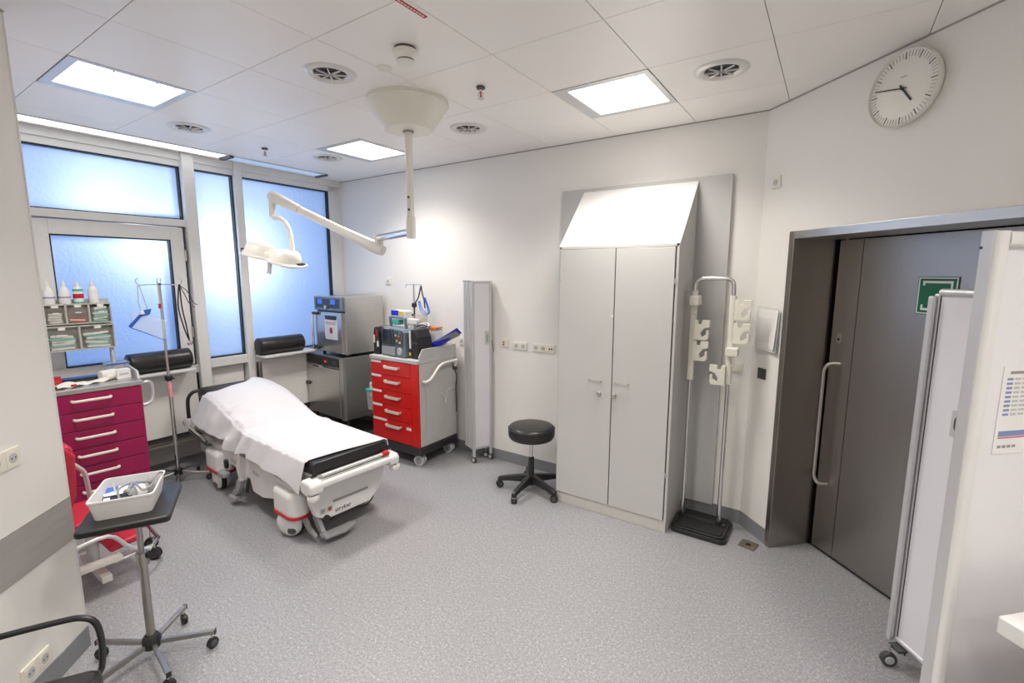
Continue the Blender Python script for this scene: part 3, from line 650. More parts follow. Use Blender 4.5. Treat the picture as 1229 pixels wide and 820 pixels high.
# ================================================================== CLOCK
q = DW(2.036, CD_-0.001, 2.773)
ck = thing('wall_clock', 'round white wall clock with black hands above the steel door', 'clock', q, RZ_DOOR)
R_ = 0.175
MC = rotx(PI/2)
MB().lathe([(0.0, 0.0), (R_*0.93, 0.0), (R_*0.97, 0.01), (R_, 0.025), (R_*1.0, 0.038), (R_*0.975, 0.046), (R_*0.955, 0.042), (R_*0.95, 0.034), (0.0, 0.034)], 56, MC).build('case', creamL, ck, smooth=True, ang=40)
for k in range(60):
    a = 2*PI*k/60; L = 0.032 if k % 5 == 0 else 0.026; wv = 0.0019 if k % 5 == 0 else 0.0009
    MB().box(-wv, wv, -0.0358, -0.0345, R_*0.93-L, R_*0.93, roty(a)).build('hour_mark' if k % 5 == 0 else 'minute_mark', blackP if k % 5 == 0 else inkM, ck)
ha = math.radians((4+47/60)*30); ma = math.radians(47*6)
MB().box(-0.0042, 0.0042, -0.040, -0.038, -0.022, 0.085, roty(ha)).build('hour_hand', blackP, ck)
MB().box(-0.0026, 0.0026, -0.043, -0.041, -0.026, 0.142, roty(ma)).build('minute_hand', blackP, ck)
MB().cyl((0, -0.046, 0), (0, -0.0345, 0), 0.007, n=14).build('pivot', blackP, ck)
MB().box(-0.016, 0.016, -0.0356, -0.0345, 0.053, 0.056).build('maker_mark', inkM, ck)
# ================================================================== STRETCHER (local u = x: head -, foot +)
BEDL = (-3.795, 2.135, 0)
bd = thing('hospital_stretcher', 'white wheeled hospital stretcher with black mattress and red bumper bands', 'stretcher', BEDL, math.radians(-4))
PIV, MT, MB_ = -0.08, 0.615, 0.525          # backrest hinge, mattress top, mattress bottom
SLOPE = math.tan(math.radians(16))
def mtop(u):
    t = min(1.0, max(0.0, (PIV-u+0.08)/0.76))
    return MT+0.265*math.sin(PI/2*t)**1.35+0.12*max(0.0, -0.70-u)
def crown(u, y): return (mtop(u)-MT)/0.27*0.085*(min(abs(y), 0.33)/0.31)**2.2
def wheel_unit(x, y, s):
    c = bpy.data.objects.new('wheel_unit', None); COL.objects.link(c); c.parent = bd; c.matrix_local = T(x, y, 0) @ rotz(math.radians(24 if s > 0 else -8)); c.empty_display_size = 0.03
    R = 0.105
    MB().lathe([(R*0.8, -0.024), (R*0.97, -0.020), (R, -0.010), (R, 0.010), (R*0.97, 0.020), (R*0.8, 0.024)], 30, T(0, 0, R) @ rotx(PI/2)).build('tyre', blackM, c, smooth=True, ang=50)
    for q in (-1, 1):
        MB().lathe([(R*0.965, 0.020), (R*0.93, 0.036), (R*0.72, 0.054), (R*0.4, 0.062), (0.0, 0.064)], 28, T(0, 0, R+0.004) @ rotx(PI/2*q)).build('wheel_cover', whiteM, c, smooth=True, ang=60)
    MB().rbox(-0.028, 0.03, -0.064, -0.050, R-0.06, R-0.02, 0.014, 'y', M=T(0.04, 0, 0)).build('brake_tab', darkG, c)
    return c
WX = {(-1, -1): (-0.54, -0.315), (1, -1): (0.70, -0.315), (-1, 1): (-0.54, 0.27), (1, 1): (0.70, 0.27)}
for (su, sv), (x, y) in WX.items():
    wheel_unit(x, y, su)
    # fender: arch shaped pod above each wheel
    y0, y1 = (y-0.072, y+0.085) if sv < 0 else (y-0.085, y+0.072)
    fd = MB().rbox(x-0.16, x+0.16, y0, y1, 0.165, 0.372, 0.074, n=8).build('fender', whiteM, bd, bevel=0.045, seg=5, smooth=True, ang=60)
    MB().rbox(x-0.164, x+0.164, y0-0.004, y1+0.004, 0.172, 0.196, 0.077, n=8).build('red_band', redP, fd, bevel=0.005)
# base hood with cut out lower edge
hood = [(-0.52, 0.30), (-0.40, 0.30), (-0.36, 0.22), (-0.30, 0.235), (-0.27, 0.30), (-0.16, 0.30), (-0.12, 0.20), (-0.05, 0.14), (0.0, 0.20), (0.05, 0.27), (0.10, 0.27), (0.14, 0.175), (0.30, 0.17), (0.42, 0.20), (0.56, 0.24), (0.70, 0.30), (0.80, 0.36), (0.78, 0.39), (0.45, 0.415), (-0.40, 0.43), (-0.66, 0.40), (-0.62, 0.33)]
MB().prism(hood, -0.335, -0.315, 'y').build('hood_side', whiteM, bd, bevel=0.004)
MB().prism(hood, 0.27, 0.29, 'y').build('hood_side', whiteM, bd, bevel=0.004)
MB().box(-0.64, 0.80, -0.316, 0.272, 0.375, 0.405).build('hood_top', whiteM, bd, bevel=0.01)
MB().box(-0.48, 0.62, -0.20, 0.18, 0.20, 0.375).build('undercarriage', darkG, bd, bevel=0.01)
for xx in (-0.45, 0.45): MB().cyl((xx, -0.02, 0.38), (xx, -0.02, 0.47), 0.07, n=20).build('lift_column', greyM, bd, smooth=True)
# labels and pedals on the near side
for xx in (-0.22, -0.16, 0.18, 0.235): MB().box(xx-0.022, xx+0.022, -0.3365, -0.335, 0.325, 0.355).build('decal', lgreyM, bd)
pd = MB().prism([(-0.04, 0.235), (0.0, 0.26), (0.035, 0.245), (0.02, 0.19), (-0.045, 0.115), (-0.13, 0.055), (-0.155, 0.07), (-0.12, 0.13), (-0.075, 0.155)], -0.385, -0.345, 'y').build('side_pedal', greyM, bd, bevel=0.006)
MB().rbox(-0.165, -0.06, -0.41, -0.345, 0.05, 0.085, 0.02).build('pedal_pad', greyM, pd, bevel=0.008)
MB().tube([(0.09, -0.345, 0.26), (0.085, -0.36, 0.16)], 0.012, 8).build('pedal_rod', blackP, bd, smooth=True)
MB().rbox(-0.40, -0.26, -0.40, -0.33, 0.185, 0.225, 0.03).build('brake_pedal', greyM, bd, bevel=0.012)
MB().rbox(-0.34, -0.29, -0.36, -0.335, 0.25, 0.33, 0.02, 'y').build('pedal_boot', blackP, bd, bevel=0.006)
# litter deck and backrest frame
MB().box(PIV, 1.02, -0.30, 0.30, 0.455, MB_-0.002).build('litter_deck', lgreyM, bd, bevel=0.008)
ang = math.atan(SLOPE)
MB().box(-0.76, 0.0, -0.22, 0.22, -0.035, 0.0, T(PIV, 0, MB_-0.004) @ roty(ang)).build('backrest_deck', lgreyM, bd, bevel=0.006)
MB().box(-1.04, 0.99, -0.335, -0.305, 0.44, 0.475).build('frame_rail', greyM, bd, bevel=0.006)
MB().box(-1.04, 0.99, 0.305, 0.335, 0.44, 0.475).build('frame_rail', greyM, bd, bevel=0.006)
MB().tube([(-1.10, -0.345, 0.47), (-1.02, -0.375, 0.44), (-0.62, -0.38, 0.40), (-0.55, -0.37, 0.41)], 0.012, 8).build('side_rail', darkG, bd, smooth=True)
MB().tube([(-1.06, -0.355, 0.50), (-0.98, -0.38, 0.475), (-0.60, -0.385, 0.43)], 0.010, 8).build('side_rail', chromeM, bd, smooth=True)
MB().tube([(-0.95, 0.36, 0.44), (-0.1, 0.36, 0.44), (-0.05, 0.36, 0.40)], 0.012, 8).build('side_rail', darkG, bd, smooth=True)
# foot end: panel, bumper, brackets, pedal
fp = [(-0.27, 0.20), (-0.19, 0.155), (0.17, 0.155), (0.25, 0.225), (0.30, 0.33), (0.31, 0.43), (-0.31, 0.43), (-0.30, 0.30)]
pan = MB().prism(fp, 0.90, 0.965, 'x').build('foot_panel', whiteM, bd, bevel=0.012, seg=3)
ML_ = T(0.9012, -0.045, 0.203) @ rotz(PI/2) @ rotx(PI/2)
text('stryker', 0.046, blackP, pan, T(0.9655, -0.062, 0.198) @ rotz(PI/2) @ rotx(PI/2))
MB().box(0.965, 0.968, -0.14, 0.15, 0.262, 0.280).build('grey_stripe', greyM, pan)
for yy, mm in ((-0.222, inkM), (-0.168, inkR)):
    b = MB().box(0.965, 0.9665, yy-0.024, yy+0.024, 0.205, 0.25).build('pictogram', lgreyM, pan)
    MB().lathe([(0.014, 0.0), (0.010, 0.0), (0.010, 0.001), (0.014, 0.001)], 16, T(0.9666, yy, 0.228) @ roty(PI/2)).build('pictogram_ring', mm, pan)
MB().rbox(1.055, 1.095, -0.31, 0.31, 0.455, 0.50, 0.016, 'y').build('foot_bumper', whiteM, bd, bevel=0.006)
MB().box(1.0, 1.06, -0.28, 0.28, 0.485, 0.505).build('foot_shelf', lgreyM, bd, bevel=0.004)
MB().cyl((1.045, -0.26, 0.525), (1.045, 0.30, 0.525), 0.012, n=12).build('push_bar', alumM, bd, smooth=True)
MB().cyl((1.045, 0.235, 0.525), (1.045, 0.285, 0.525), 0.021, n=16).build('red_grip', redP, bd, smooth=True)
for sv in (-1, 1):
    o_ = 0.375 if sv < 0 else 0.355
    br = MB().prism([(0.965, 0.43), (1.03, 0.415), (1.10, 0.435), (1.105, 0.49), (1.08, 0.515), (0.985, 0.52), (0.96, 0.49)], min(sv*0.275, sv*o_), max(sv*0.275, sv*o_), 'y').build('corner_bracket', whiteM, bd, bevel=0.016, seg=3)
    MB().lathe([(0.036, 0.385), (0.04, 0.395), (0.04, 0.412), (0.034, 0.422)], 20, T(1.06, sv*0.335, 0)).build('bumper_roller', whiteM, br, smooth=True)
    MB().box(0.985, 1.03, sv*0.30-0.02, sv*0.30+0.02, 0.515, 0.525).build('latch', nickelM, br)
MB().prism([(0.86, 0.205), (0.90, 0.215), (0.94, 0.15), (0.98, 0.09), (1.03, 0.072), (1.03, 0.055), (0.96, 0.06), (0.90, 0.10), (0.86, 0.15)], -0.245, -0.215, 'y').build('foot_pedal_arm', greyM, bd, bevel=0.006)
MB().prism([(0.955, -0.255), (1.04, -0.25), (1.06, -0.10), (1.02, 0.0), (0.975, -0.01), (0.975, -0.11)], 0.05, 0.075, 'z').build('foot_pedal', greyM, bd, bevel=0.008)
MB().cyl((0.965, -0.20, 0.17), (0.985, -0.20, 0.17), 0.024, n=14).build('pedal_hub', blackP, bd)
MB().prism([(0.76, 0.22), (0.82, 0.20), (0.88, 0.11), (0.96, 0.07), (0.96, 0.05), (0.86, 0.07), (0.78, 0.14)], -0.29, -0.265, 'y').build('foot_pedal_arm', greyM, bd, bevel=0.006)
# head end: brackets, push handles
for sv in (-1, 1):
    MB().rbox(-1.135, -1.02, sv*0.35-0.035, sv*0.35+0.035, 0.455, 0.545, 0.012, 'y').build('head_bracket', whiteM, bd, bevel=0.006)
    MB().cyl((-1.11, sv*0.35-0.045, 0.50), (-1.11, sv*0.35+0.045, 0.50), 0.022, n=14).build('bracket_roller', lgreyM, bd)
MB().box(-1.10, -1.06, -0.33, 0.33, 0.455, 0.495).build('head_bumper', whiteM, bd, bevel=0.008)
for sv in (-1, 1):
    MB().tube(smoothpath([(-1.075, sv*0.355, 0.53), (-1.075, sv*0.352, 0.70), (-1.065, sv*0.33, 0.765), (-1.05, sv*0.28, 0.795), (-1.03, sv*0.14, 0.80)], 5), 0.016, 10).build('push_handle', blackP, bd, smooth=True)
# mattress: rounded section swept along the bed
def mattress():
    b = MB(); n = 40; u0, u1 = -0.965, 1.01; sec = rrect(-0.30, 0.30, 0, 1, 0.0, 1)
    ring = []
    hw_ = 0.30; r = 0.028
    for cy, cz, a in ((hw_-r, 0.09-r, 0), (-hw_+r, 0.09-r, PI/2), (-hw_+r, r, PI), (hw_-r, r, 1.5*PI)):
        for i in range(5): t = a+PI/2*i/4; ring.append((cy+r*math.cos(t), cz+r*math.sin(t)))
    m_ = len(ring); vs = []; fs = []
    us = [u0, u0+0.004, u0+0.02]+[u0+0.05+(u1-u0-0.1)*i/n for i in range(n+1)]+[u1-0.02, u1-0.004, u1]
    for k, u in enumerate(us):
        e = {0: 0.90, 1: 0.95, 2: 0.985}.get(k, {len(us)-1: 0.90, len(us)-2: 0.95, len(us)-3: 0.985}.get(k, 1.0))
        zc = mtop(u)-0.045
        for (y, z) in ring: vs.append((u, y*(0.97+0.03*e) if e < 1 else y, zc+(z-0.045)*e-crown(u, y)))
    for i in range(len(us)-1):
        for j in range(m_): fs.append((i*m_+j, i*m_+(j+1) % m_, (i+1)*m_+(j+1) % m_, (i+1)*m_+j))
    fs += [tuple(range(m_-1, -1, -1)), tuple(range((len(us)-1)*m_, len(us)*m_))]
    b.add(vs, fs); return b
mat_ob = mattress().build('mattress', vinylB, bd, smooth=True, ang=60)
MB().tube([(1.008, y, MT-0.02) for y in (-0.28, 0.28)], 0.004, 6).build('mattress_piping', blackP, mat_ob)
# ---- sheet (lies on the mattress: its own thing)
def wob(u, s): return math.sin(9.1*u+2.3*s+0.7)*math.sin(6.3*s-4.1*u+1.9)+0.6*math.sin(17*u-11*s)+0.4*math.sin(31*u+9*s+1.1)
def sheet_pt(U, V):
    # V 0..1 across: near hem -> top -> far hem; near hem hangs to a nearly level line beside the frame
    u0, u1 = -0.815, 0.955
    ur = u0+(u1-u0)*U
    hz = 0.575-0.125*min(1, max(0, (ur+0.82)/0.8))-0.045*max(0, (ur-0.55)/0.4)**2+0.010*math.sin(11*ur)
    near = mtop(ur)-crown(ur, 0.312)-hz
    far = 0.06; hwid = 0.312; tot = near+2*hwid+far
    s = V*tot-near                         # 0 at near mattress edge
    vfrac = max(0, min(1, s/(2*hwid)))
    u1e = u1-0.010+0.055*vfrac
    u0e = u0+0.145*math.exp(-((vfrac-0.34)/0.30)**4)-0.03*max(0, vfrac-0.6)
    u = u0e+(u1e-u0e)*U
    crease = math.exp(-((u+0.16)/0.28)**2)
    if s < 0:
        d = -s; k = min(1.0, d/0.12); w_ = d/near; rs = (mtop(u)-MT)/0.27; u -= 0.09*w_*(1-U)**4
        y = -hwid-0.006-(0.035+0.030*U+0.055*rs)*w_-0.020*k*(0.30+1.0*crease)*math.sin(19*u+3.5*math.sin(4.3*u)+9*d)-0.013*k*math.sin(41*u+13*d)*(0.15+crease)
        z = mtop(u)-crown(u, 0.312)+0.004-d+0.016*crease*k*math.sin(23*u+1.0)+0.010*crease*math.sin(12*d*PI+20*u)*k
    elif s > 2*hwid:
        d = s-2*hwid; y = hwid+0.006+0.2*d; z = mtop(u)-crown(u, 0.312)+0.004-d
    else:
        y = -hwid+s; e = min(s, 2*hwid-s); near_e = max(0, 1-s/0.36)
        z = mtop(u)-crown(u, y)+0.009-(0.014*(1-min(1, e/0.02)))+0.0018*wob(u, s)*min(1, e/0.04)
        z += near_e*(crease*0.022+0.003)*max(0, wob(u*1.7+0.3, s*1.4))*min(1, e/0.03)
    return (u, y, z)
sh = MB().grid(sheet_pt, 150, 84).build('bed_sheet', sheetM, smooth=True, ang=180, solid=0.003)
sh.matrix_world = T(*BEDL) @ rotz(math.radians(-4))
tag(sh, 'wrinkled white sheet spread over the stretcher mattress', 'sheet')

# ================================================================== SURGICAL LAMP
LB = Vector((-2.375, 2.31, CEIL))
lp = thing('surgical_lamp', 'cream ceiling mounted surgical lamp on a jointed arm over the stretcher', 'surgical lamp', LB)
def LL(p): return Vector(p)-LB
MB().lathe([(0.262, 0.0), (0.262, -0.02), (0.245, -0.045), (0.165, -0.165), (0.150, -0.178), (0.0, -0.180)], 44).build('ceiling_canopy', creamM, lp, smooth=True, ang=40)
MB().lathe([(0.2625, -0.016), (0.2655, -0.021), (0.2605, -0.026)], 44).build('canopy_seam', creamL, lp)
MB().lathe([(0.036, -0.176), (0.036, -0.19), (0.03, -0.19)], 20).build('collar', greyM, lp, smooth=True)
MB().cyl((0, 0, -0.18), (0, 0, -0.72), 0.0245, n=20).build('drop_tube', creamL, lp, smooth=True)
MB().cyl((0, 0, -0.724), (0, 0, -0.865), 0.031, n=20).build('joint_sleeve', creamL, lp, smooth=True)
for zz in (-0.60, -0.68): MB().cyl((0.012, -0.024, zz), (0.018, -0.034, zz), 0.007, n=10).build('screw', darkG, lp)
ARZ = 2.165
a_ = math.radians(67); dr_ = Vector((-math.sin(a_), math.cos(a_), 0))
E1 = Vector((LB.x, LB.y, ARZ))+dr_*0.70
MB().cyl(LL((LB.x, LB.y, ARZ)), LL(E1), 0.027, n=18).build('horizontal_arm', chromeM, lp, smooth=True)
MB().tube([LL(E1+Vector((0, 0, 0.034))), LL(E1), LL(E1+Vector((0, 0, -0.06))), LL(E1+Vector((0, 0, -0.09)))], [0.030, 0.033, 0.036, 0.036], 18).build('elbow_joint', creamL, lp, smooth=True)
E2 = E1+Vector((0, 0, -0.085))
H1 = PD(329, 237, 4.0)
d12 = (H1-E2)
nrm = d12.cross(Vector((0, 0, 1))).normalized()
MB().tube([LL(E2+d12*t) for t in (-0.035, 0.0, 0.05, 0.16, 0.4, 0.74)], [0.040, 0.047, 0.050, 0.043, 0.034, 0.034], 18).build('spring_arm', creamL, lp, smooth=True)
MB().tube([LL(E2+d12*t) for t in (0.745, 0.80, 0.92, 1.0, 1.03)], [0.036, 0.040, 0.047, 0.050, 0.044], 18).build('spring_arm_cover', creamL, lp, smooth=True)
H0 = PD(326, 240, 4.0); H2 = PD(326.5, 260, 4.0)
H2.x, H2.y = H0.x, H0.y
MB().tube([LL(H0+Vector((0, 0, 0.05))), LL(H0+Vector((0, 0, 0.02))), LL(H2)], [0.018, 0.028, 0.026], 16).build('pivot_drop', creamL, lp, smooth=True)
yk = [PD(x, y, 4.0) for x, y in ((328, 261), (335, 262), (342, 267), (347, 276), (350, 290), (351, 304), (350, 314))]
MB().tube([LL(p) for p in smoothpath(yk, 4)], [0.019]*25, 14).build('yoke', creamL, lp, smooth=True)
# head: two domed lobes on one tilted plate
HC = PD(327, 310.5, 4.0); ex = (PD(366, 325, 3.95)-PD(291, 303, 4.05)).normalized(); ez = (Vector((0, 0, 1))-ex*ex.z).normalized()
ez = (ez+CF*(-0.10)).normalized(); ey = ez.cross(ex).normalized(); ez = ex.cross(ey).normalized()
HM = Matrix((ex, ey, ez)).transposed().to_4x4(); HM.translation = LL(HC)
def hull2(r1, r2, dx, wst, n=40):
    o = []
    for i in range(n):
        t = 2*PI*i/n; c = math.cos(t); s = math.sin(t); r = r1 if c > 0 else r2
        x = (dx if c > 0 else -dx)*min(1, abs(c)*3)+r*c; y = r*s*(1-wst*math.exp(-(x/0.05)**2)); o.append((x, y))
    return o
hd = MB().prism(hull2(0.135, 0.13, 0.135, 0.35), -0.012, 0.012).build('lamp_plate', creamL, lp, M=HM, bevel=0.008, seg=3)
for dx, rr, hh in ((-0.125, 0.122, 0.085), (0.125, 0.128, 0.085)):
    MB().lathe([(rr, 0.0), (rr*0.97, 0.03), (rr*0.86, hh*0.85), (rr*0.76, hh), (rr*0.4, hh*1.07), (0, hh*1.08)], 32, T(dx, 0, 0.010)).build('lamp_dome', creamL, hd, smooth=True, ang=35)
    MB().lathe([(rr*0.86, 0), (rr*0.86, -0.004), (0, -0.004)], 28, T(dx, 0, -0.012)).build('lamp_lens', whiteM, hd)
MB().rbox(-0.06, 0.06, -0.07, 0.07, 0.01, 0.055, 0.03).build('bridge', creamL, hd, bevel=0.015, seg=3)
MB().lathe([(0.022, -0.01), (0.018, -0.05), (0.016, -0.10), (0.020, -0.135), (0.0, -0.14)], 18, T(-0.02, 0, 0)).build('steril_handle', creamL, hd, smooth=True)
MB().tube([(0.20, -0.13, 0.0), (0.26, -0.10, 0.0), (0.288, 0.0, 0.0), (0.26, 0.10, 0.0), (0.20, 0.13, 0.0)], 0.011, 8).build('rim_handle', creamL, hd, smooth=True)
MB().box(0.245, 0.275, -0.02, 0.06, 0.0125, 0.024).build('switch_strip', blackP, hd)
MB().cyl((-0.255, 0, 0.0), (-0.31, 0, 0.0), 0.014, n=12).build('grip_stub', nickelM, hd); MB().box(-0.305, -0.285, -0.013, 0.013, -0.016, 0.016).build('grip_band', blackP, hd)

# ================================================================== STERILISERS
s1 = thing('steel_steriliser', 'large steel steriliser cabinet with a red display under the smaller incubator', 'steriliser', (-4.69, 3.185, 0), math.radians(-3))
sw, sd, sb, stp = 0.365, 0.53, 0.275, 0.975
MB().box(-sw, sw, 0.0, sd, sb, stp).build('housing', steelH, s1, bevel=0.004)
d = MB().box(-sw+0.012, sw-0.075, -0.025, 0.0, sb+0.012, stp-0.135).build('door', steelH, s1, bevel=0.004)
MB().rbox(-sw-0.03, -sw+0.075, -0.045, -0.025, 0.60, 0.635, 0.015, 'y').build('latch_handle', blackP, d, bevel=0.004)
cp = MB().box(-sw+0.005, sw-0.075, -0.022, 0.0, stp-0.115, stp-0.02).build('control_panel', blackP, s1, bevel=0.002)
MB().box(0.015, 0.045, -0.0235, -0.022, stp-0.078, stp-0.056).build('red_digits', dispR, cp)
MB().box(-0.20, -0.02, -0.030, -0.022, stp-0.148, stp-0.122).build('vent_lever', alumM, s1, bevel=0.003); MB().box(-0.20, -0.10, -0.036, -0.03, stp-0.142, stp-0.128).build('lever_knob', blackP, s1)
MB().box(sw-0.07, sw, -0.022, 0.0, sb, stp).build('side_pillar', steelH, s1, bevel=0.003)
MB().box(0.17, 0.235, -0.0235, -0.022, stp-0.09, stp-0.045).build('switch', darkG, cp)
for xx in (-sw+0.05, sw-0.05):
    for yy in (0.05, sd-0.05): MB().cyl((xx, yy, 0.06), (xx, yy, sb), 0.02, n=10).build('foot', blackM, s1)
MB().box(-sw-0.02, sw+0.02, 0.0, sd, 0.0, 0.06).build('plinth_board', darkG, s1)
s2 = thing('steel_incubator', 'small steel incubator with a dark display panel standing on the steriliser', 'incubator', (-4.60, 3.225, 0.976), math.radians(-3))
w2_, d2_, h2_ = 0.275, 0.49, 0.66
MB().box(-w2_, w2_, 0.0, d2_, 0.03, h2_).build('housing', steelH, s2, bevel=0.004)
for xx in (-w2_+0.04, w2_-0.04):
    for yy in (0.04, d2_-0.04): MB().cyl((xx, yy, 0.0), (xx, yy, 0.03), 0.018, n=10).build('foot', blackM, s2)
d = MB().box(-w2_+0.005, w2_-0.04, -0.03, 0.0, 0.05, h2_-0.175).build('door', steelH, s2, bevel=0.004)
MB().box(-w2_+0.01, w2_-0.01, -0.004, 0.0, h2_-0.175, h2_-0.155).build('door_gap', blackP, s2)
cp = MB().box(-w2_, w2_-0.04, -0.032, 0.0, h2_-0.155, h2_-0.005).build('control_panel', defibM, s2, bevel=0.003)
MB().box(-w2_+0.03, w2_-0.06, -0.0335, -0.032, h2_-0.125, h2_-0.025).build('display_glass', lcdM, cp)
for xx in (-0.16, 0.09): MB().box(xx-0.045, xx+0.045, -0.0345, -0.0335, h2_-0.085, h2_-0.03).build('blue_screen', dispB, cp)
MB().cyl((-0.02, -0.06, h2_-0.115), (-0.02, -0.032, h2_-0.115), 0.022, n=18).build('control_knob', nickelM, cp, smooth=True)
MB().tube([(-w2_-0.02, -0.04, 0.07), (-w2_-0.02, -0.055, 0.10), (-w2_-0.02, -0.055, h2_-0.23), (-w2_-0.02, -0.04, h2_-0.20)], 0.014, 10).build('door_bar', chromeM, d, smooth=True)
for zz in (0.075, h2_-0.195): MB().cbox((-w2_+0.03, -0.042, zz), (0.11, 0.03, 0.03)).build('bar_mount', blackP, d, bevel=0.004)
nt_ = thing('taped_notice', 'white notice with red emblem on the incubator door', 'notice', (-4.60, 3.225, 0.976), math.radians(-3))
MB().box(-0.085, 0.155, -0.0325, -0.031, 0.185, 0.42).build('notice_sheet', paperM, nt_)
MB().box(-0.075, 0.145, -0.034, -0.0325, 0.405, 0.45).build('clip_strip', blackP, nt_)
MB().lathe([(0.036, 0), (0.026, 0), (0.026, 0.001), (0.036, 0.001)], 20, T(0.035, -0.033, 0.285) @ rotx(PI/2), sx=0.8).build('emblem_ring', inkR, nt_)
MB().box(0.028, 0.042, -0.0342, -0.0325, 0.26, 0.31).build('emblem_bar', inkR, nt_)
for q in range(2): MB().box(-0.065, 0.135, -0.0335, -0.0325, 0.372-q*0.018, 0.378-q*0.018).build('print_line', inkR, nt_)
# ================================================================== RED CRASH CART
RC = Vector((-3.535, 3.425, 0))
rc = thing('drawer_cart', 'red fronted grey medical drawer cart with black castor base', 'drawer cart', RC)
hwx, y0, y1 = 0.335, -0.275, 0.275
MB().box(-hwx, hwx, y0+0.02, y1, 0.20, 1.03).build('carcass', cartG, rc, bevel=0.006)
MB().rbox(-hwx-0.02, hwx+0.02, y0-0.02, y1+0.02, 0.125, 0.20, 0.05).build('base_bumper', blackP, rc, bevel=0.012)
MB().box(-hwx-0.008, hwx+0.004, y0-0.012, y1+0.004, 1.03, 1.068).build('worktop', lgreyM, rc, bevel=0.006)
hs = [0.225, 0.15, 0.146, 0.158, 0.146]; z = 0.203
MB().box(hwx-0.095, hwx-0.002, y0-0.004, y0+0.02, 0.203, 1.028).build('lock_strip', redM, rc, bevel=0.003)
for k, h in enumerate(hs):
    dw = MB().box(-hwx+0.002, hwx-0.098, y0-0.004, y0+0.02, z+0.003, z+h-0.003).build('drawer', redM, rc, bevel=0.003)
    zc = z+h-0.055
    MB().prism([(-0.115, zc-0.012), (-0.095, zc-0.022), (0.075, zc-0.022), (0.095, zc-0.012), (0.095, zc+0.010), (0.075, zc+0.004), (-0.095, zc+0.004), (-0.115, zc+0.010)], y0-0.036, y0-0.018, 'y').prism([(-0.115, zc-0.012), (-0.10, zc-0.018), (-0.10, zc+0.006), (-0.115, zc+0.010)], y0-0.02, y0-0.002, 'y').prism([(0.08, zc-0.018), (0.095, zc-0.012), (0.095, zc+0.010), (0.08, zc+0.006)], y0-0.02, y0-0.002, 'y').build('handle', champM, dw, bevel=0.003)
    MB().box(-hwx+0.012, -hwx+0.155+(0.06 if k == 0 else 0), y0-0.008, y0-0.003, z+h-0.030, z+h-0.008).build('label_holder', whiteM, dw)
    z += h
MB().box(hwx-0.17, hwx-0.105, y0-0.008, y0-0.003, 0.36, 0.385).build('label_holder', whiteM, rc)
# raised rim right side and back
MB().prism([(y0+0.02, 1.068), (y0+0.02, 1.10), (y0+0.07, 1.17), (y1, 1.17), (y1, 1.068)], hwx-0.012, hwx, 'x').build('side_rim', lgreyM, rc, bevel=0.003)
MB().box(-hwx, hwx-0.012, y1-0.012, y1, 1.068, 1.17).build('back_rim', lgreyM, rc, bevel=0.003)
MB().tube(smoothpath([(hwx+0.004, -0.215, 0.86), (hwx+0.05, -0.21, 0.86), (hwx+0.06, -0.15, 0.89), (hwx+0.06, -0.04, 0.985), (hwx+0.06, 0.06, 1.01), (hwx+0.06, 0.19, 1.01), (hwx+0.05, 0.235, 1.005), (hwx+0.02, 0.24, 0.94)], 5), 0.013, 10).build('push_handle', creamL, rc, smooth=True)
MB().cbox((hwx+0.02, 0.235, 0.92), (0.05, 0.03, 0.03)).build('handle_mount', darkG, rc, bevel=0.004)
for xx in (-hwx+0.06, hwx-0.06):
    for yy in (y0+0.06, y1-0.06): castor(rc, xx, yy, 0.055, 0.25, lgreyM, greyM, 0.13, w=0.026)
MB().tube(smoothpath([(hwx+0.06, 0.15, 0.99), (hwx+0.07, 0.20, 0.85), (hwx+0.012, 0.255, 0.72), (hwx+0.012, 0.26, 0.55), (hwx+0.02, 0.25, 0.45)], 5), 0.005, 6).build('power_cord', blackM, rc, smooth=True)
MB().tube(smoothpath([(hwx+0.03, -0.20, 0.85), (hwx+0.008, -0.18, 0.6), (hwx+0.008, -0.19, 0.4), (hwx+0.012, -0.2, 0.3)], 4), 0.003, 6).build('thin_cord', lgreyM, rc, smooth=True)
MB().tube(smoothpath([(hwx+0.01, 0.02, 0.70), (hwx+0.015, 0.07, 0.66), (hwx+0.01, 0.10, 0.58), (hwx+0.012, 0.12, 0.70), (hwx+0.015, 0.24, 0.72)], 4), 0.004, 6).build('white_tie', whiteM, rc, smooth=True)
# ---- defibrillator
df = thing('defibrillator', 'blue grey defibrillator monitor with carry handle on the red cart', 'defibrillator', RC+Vector((-0.04, -0.165, 1.069)), math.radians(-8))
MB().prism([(-0.19, 0.0), (0.19, 0.0), (0.20, 0.03), (0.195, 0.25), (0.17, 0.28), (-0.17, 0.29), (-0.195, 0.26), (-0.20, 0.03)], -0.07, 0.09, 'y').build('housing', defibM, df, bevel=0.012)
MB().prism([(-0.17, 0.115), (0.045, 0.115), (0.03, 0.275), (-0.155, 0.285)], -0.085, -0.07, 'y').build('screen_bezel', darkG, df, bevel=0.003)
MB().prism([(-0.150, 0.125), (0.025, 0.125), (0.013, 0.258), (-0.137, 0.266)], -0.088, -0.085, 'y').build('screen', lcdM, df)
MB().rbox(-0.165, 0.06, -0.09, -0.07, 0.012, 0.095, 0.012, 'y').build('printer_door', greyM, df, bevel=0.004)
MB().rbox(0.055, 0.185, -0.078, -0.07, 0.11, 0.265, 0.012, 'y').build('key_panel', darkG, df, bevel=0.003)
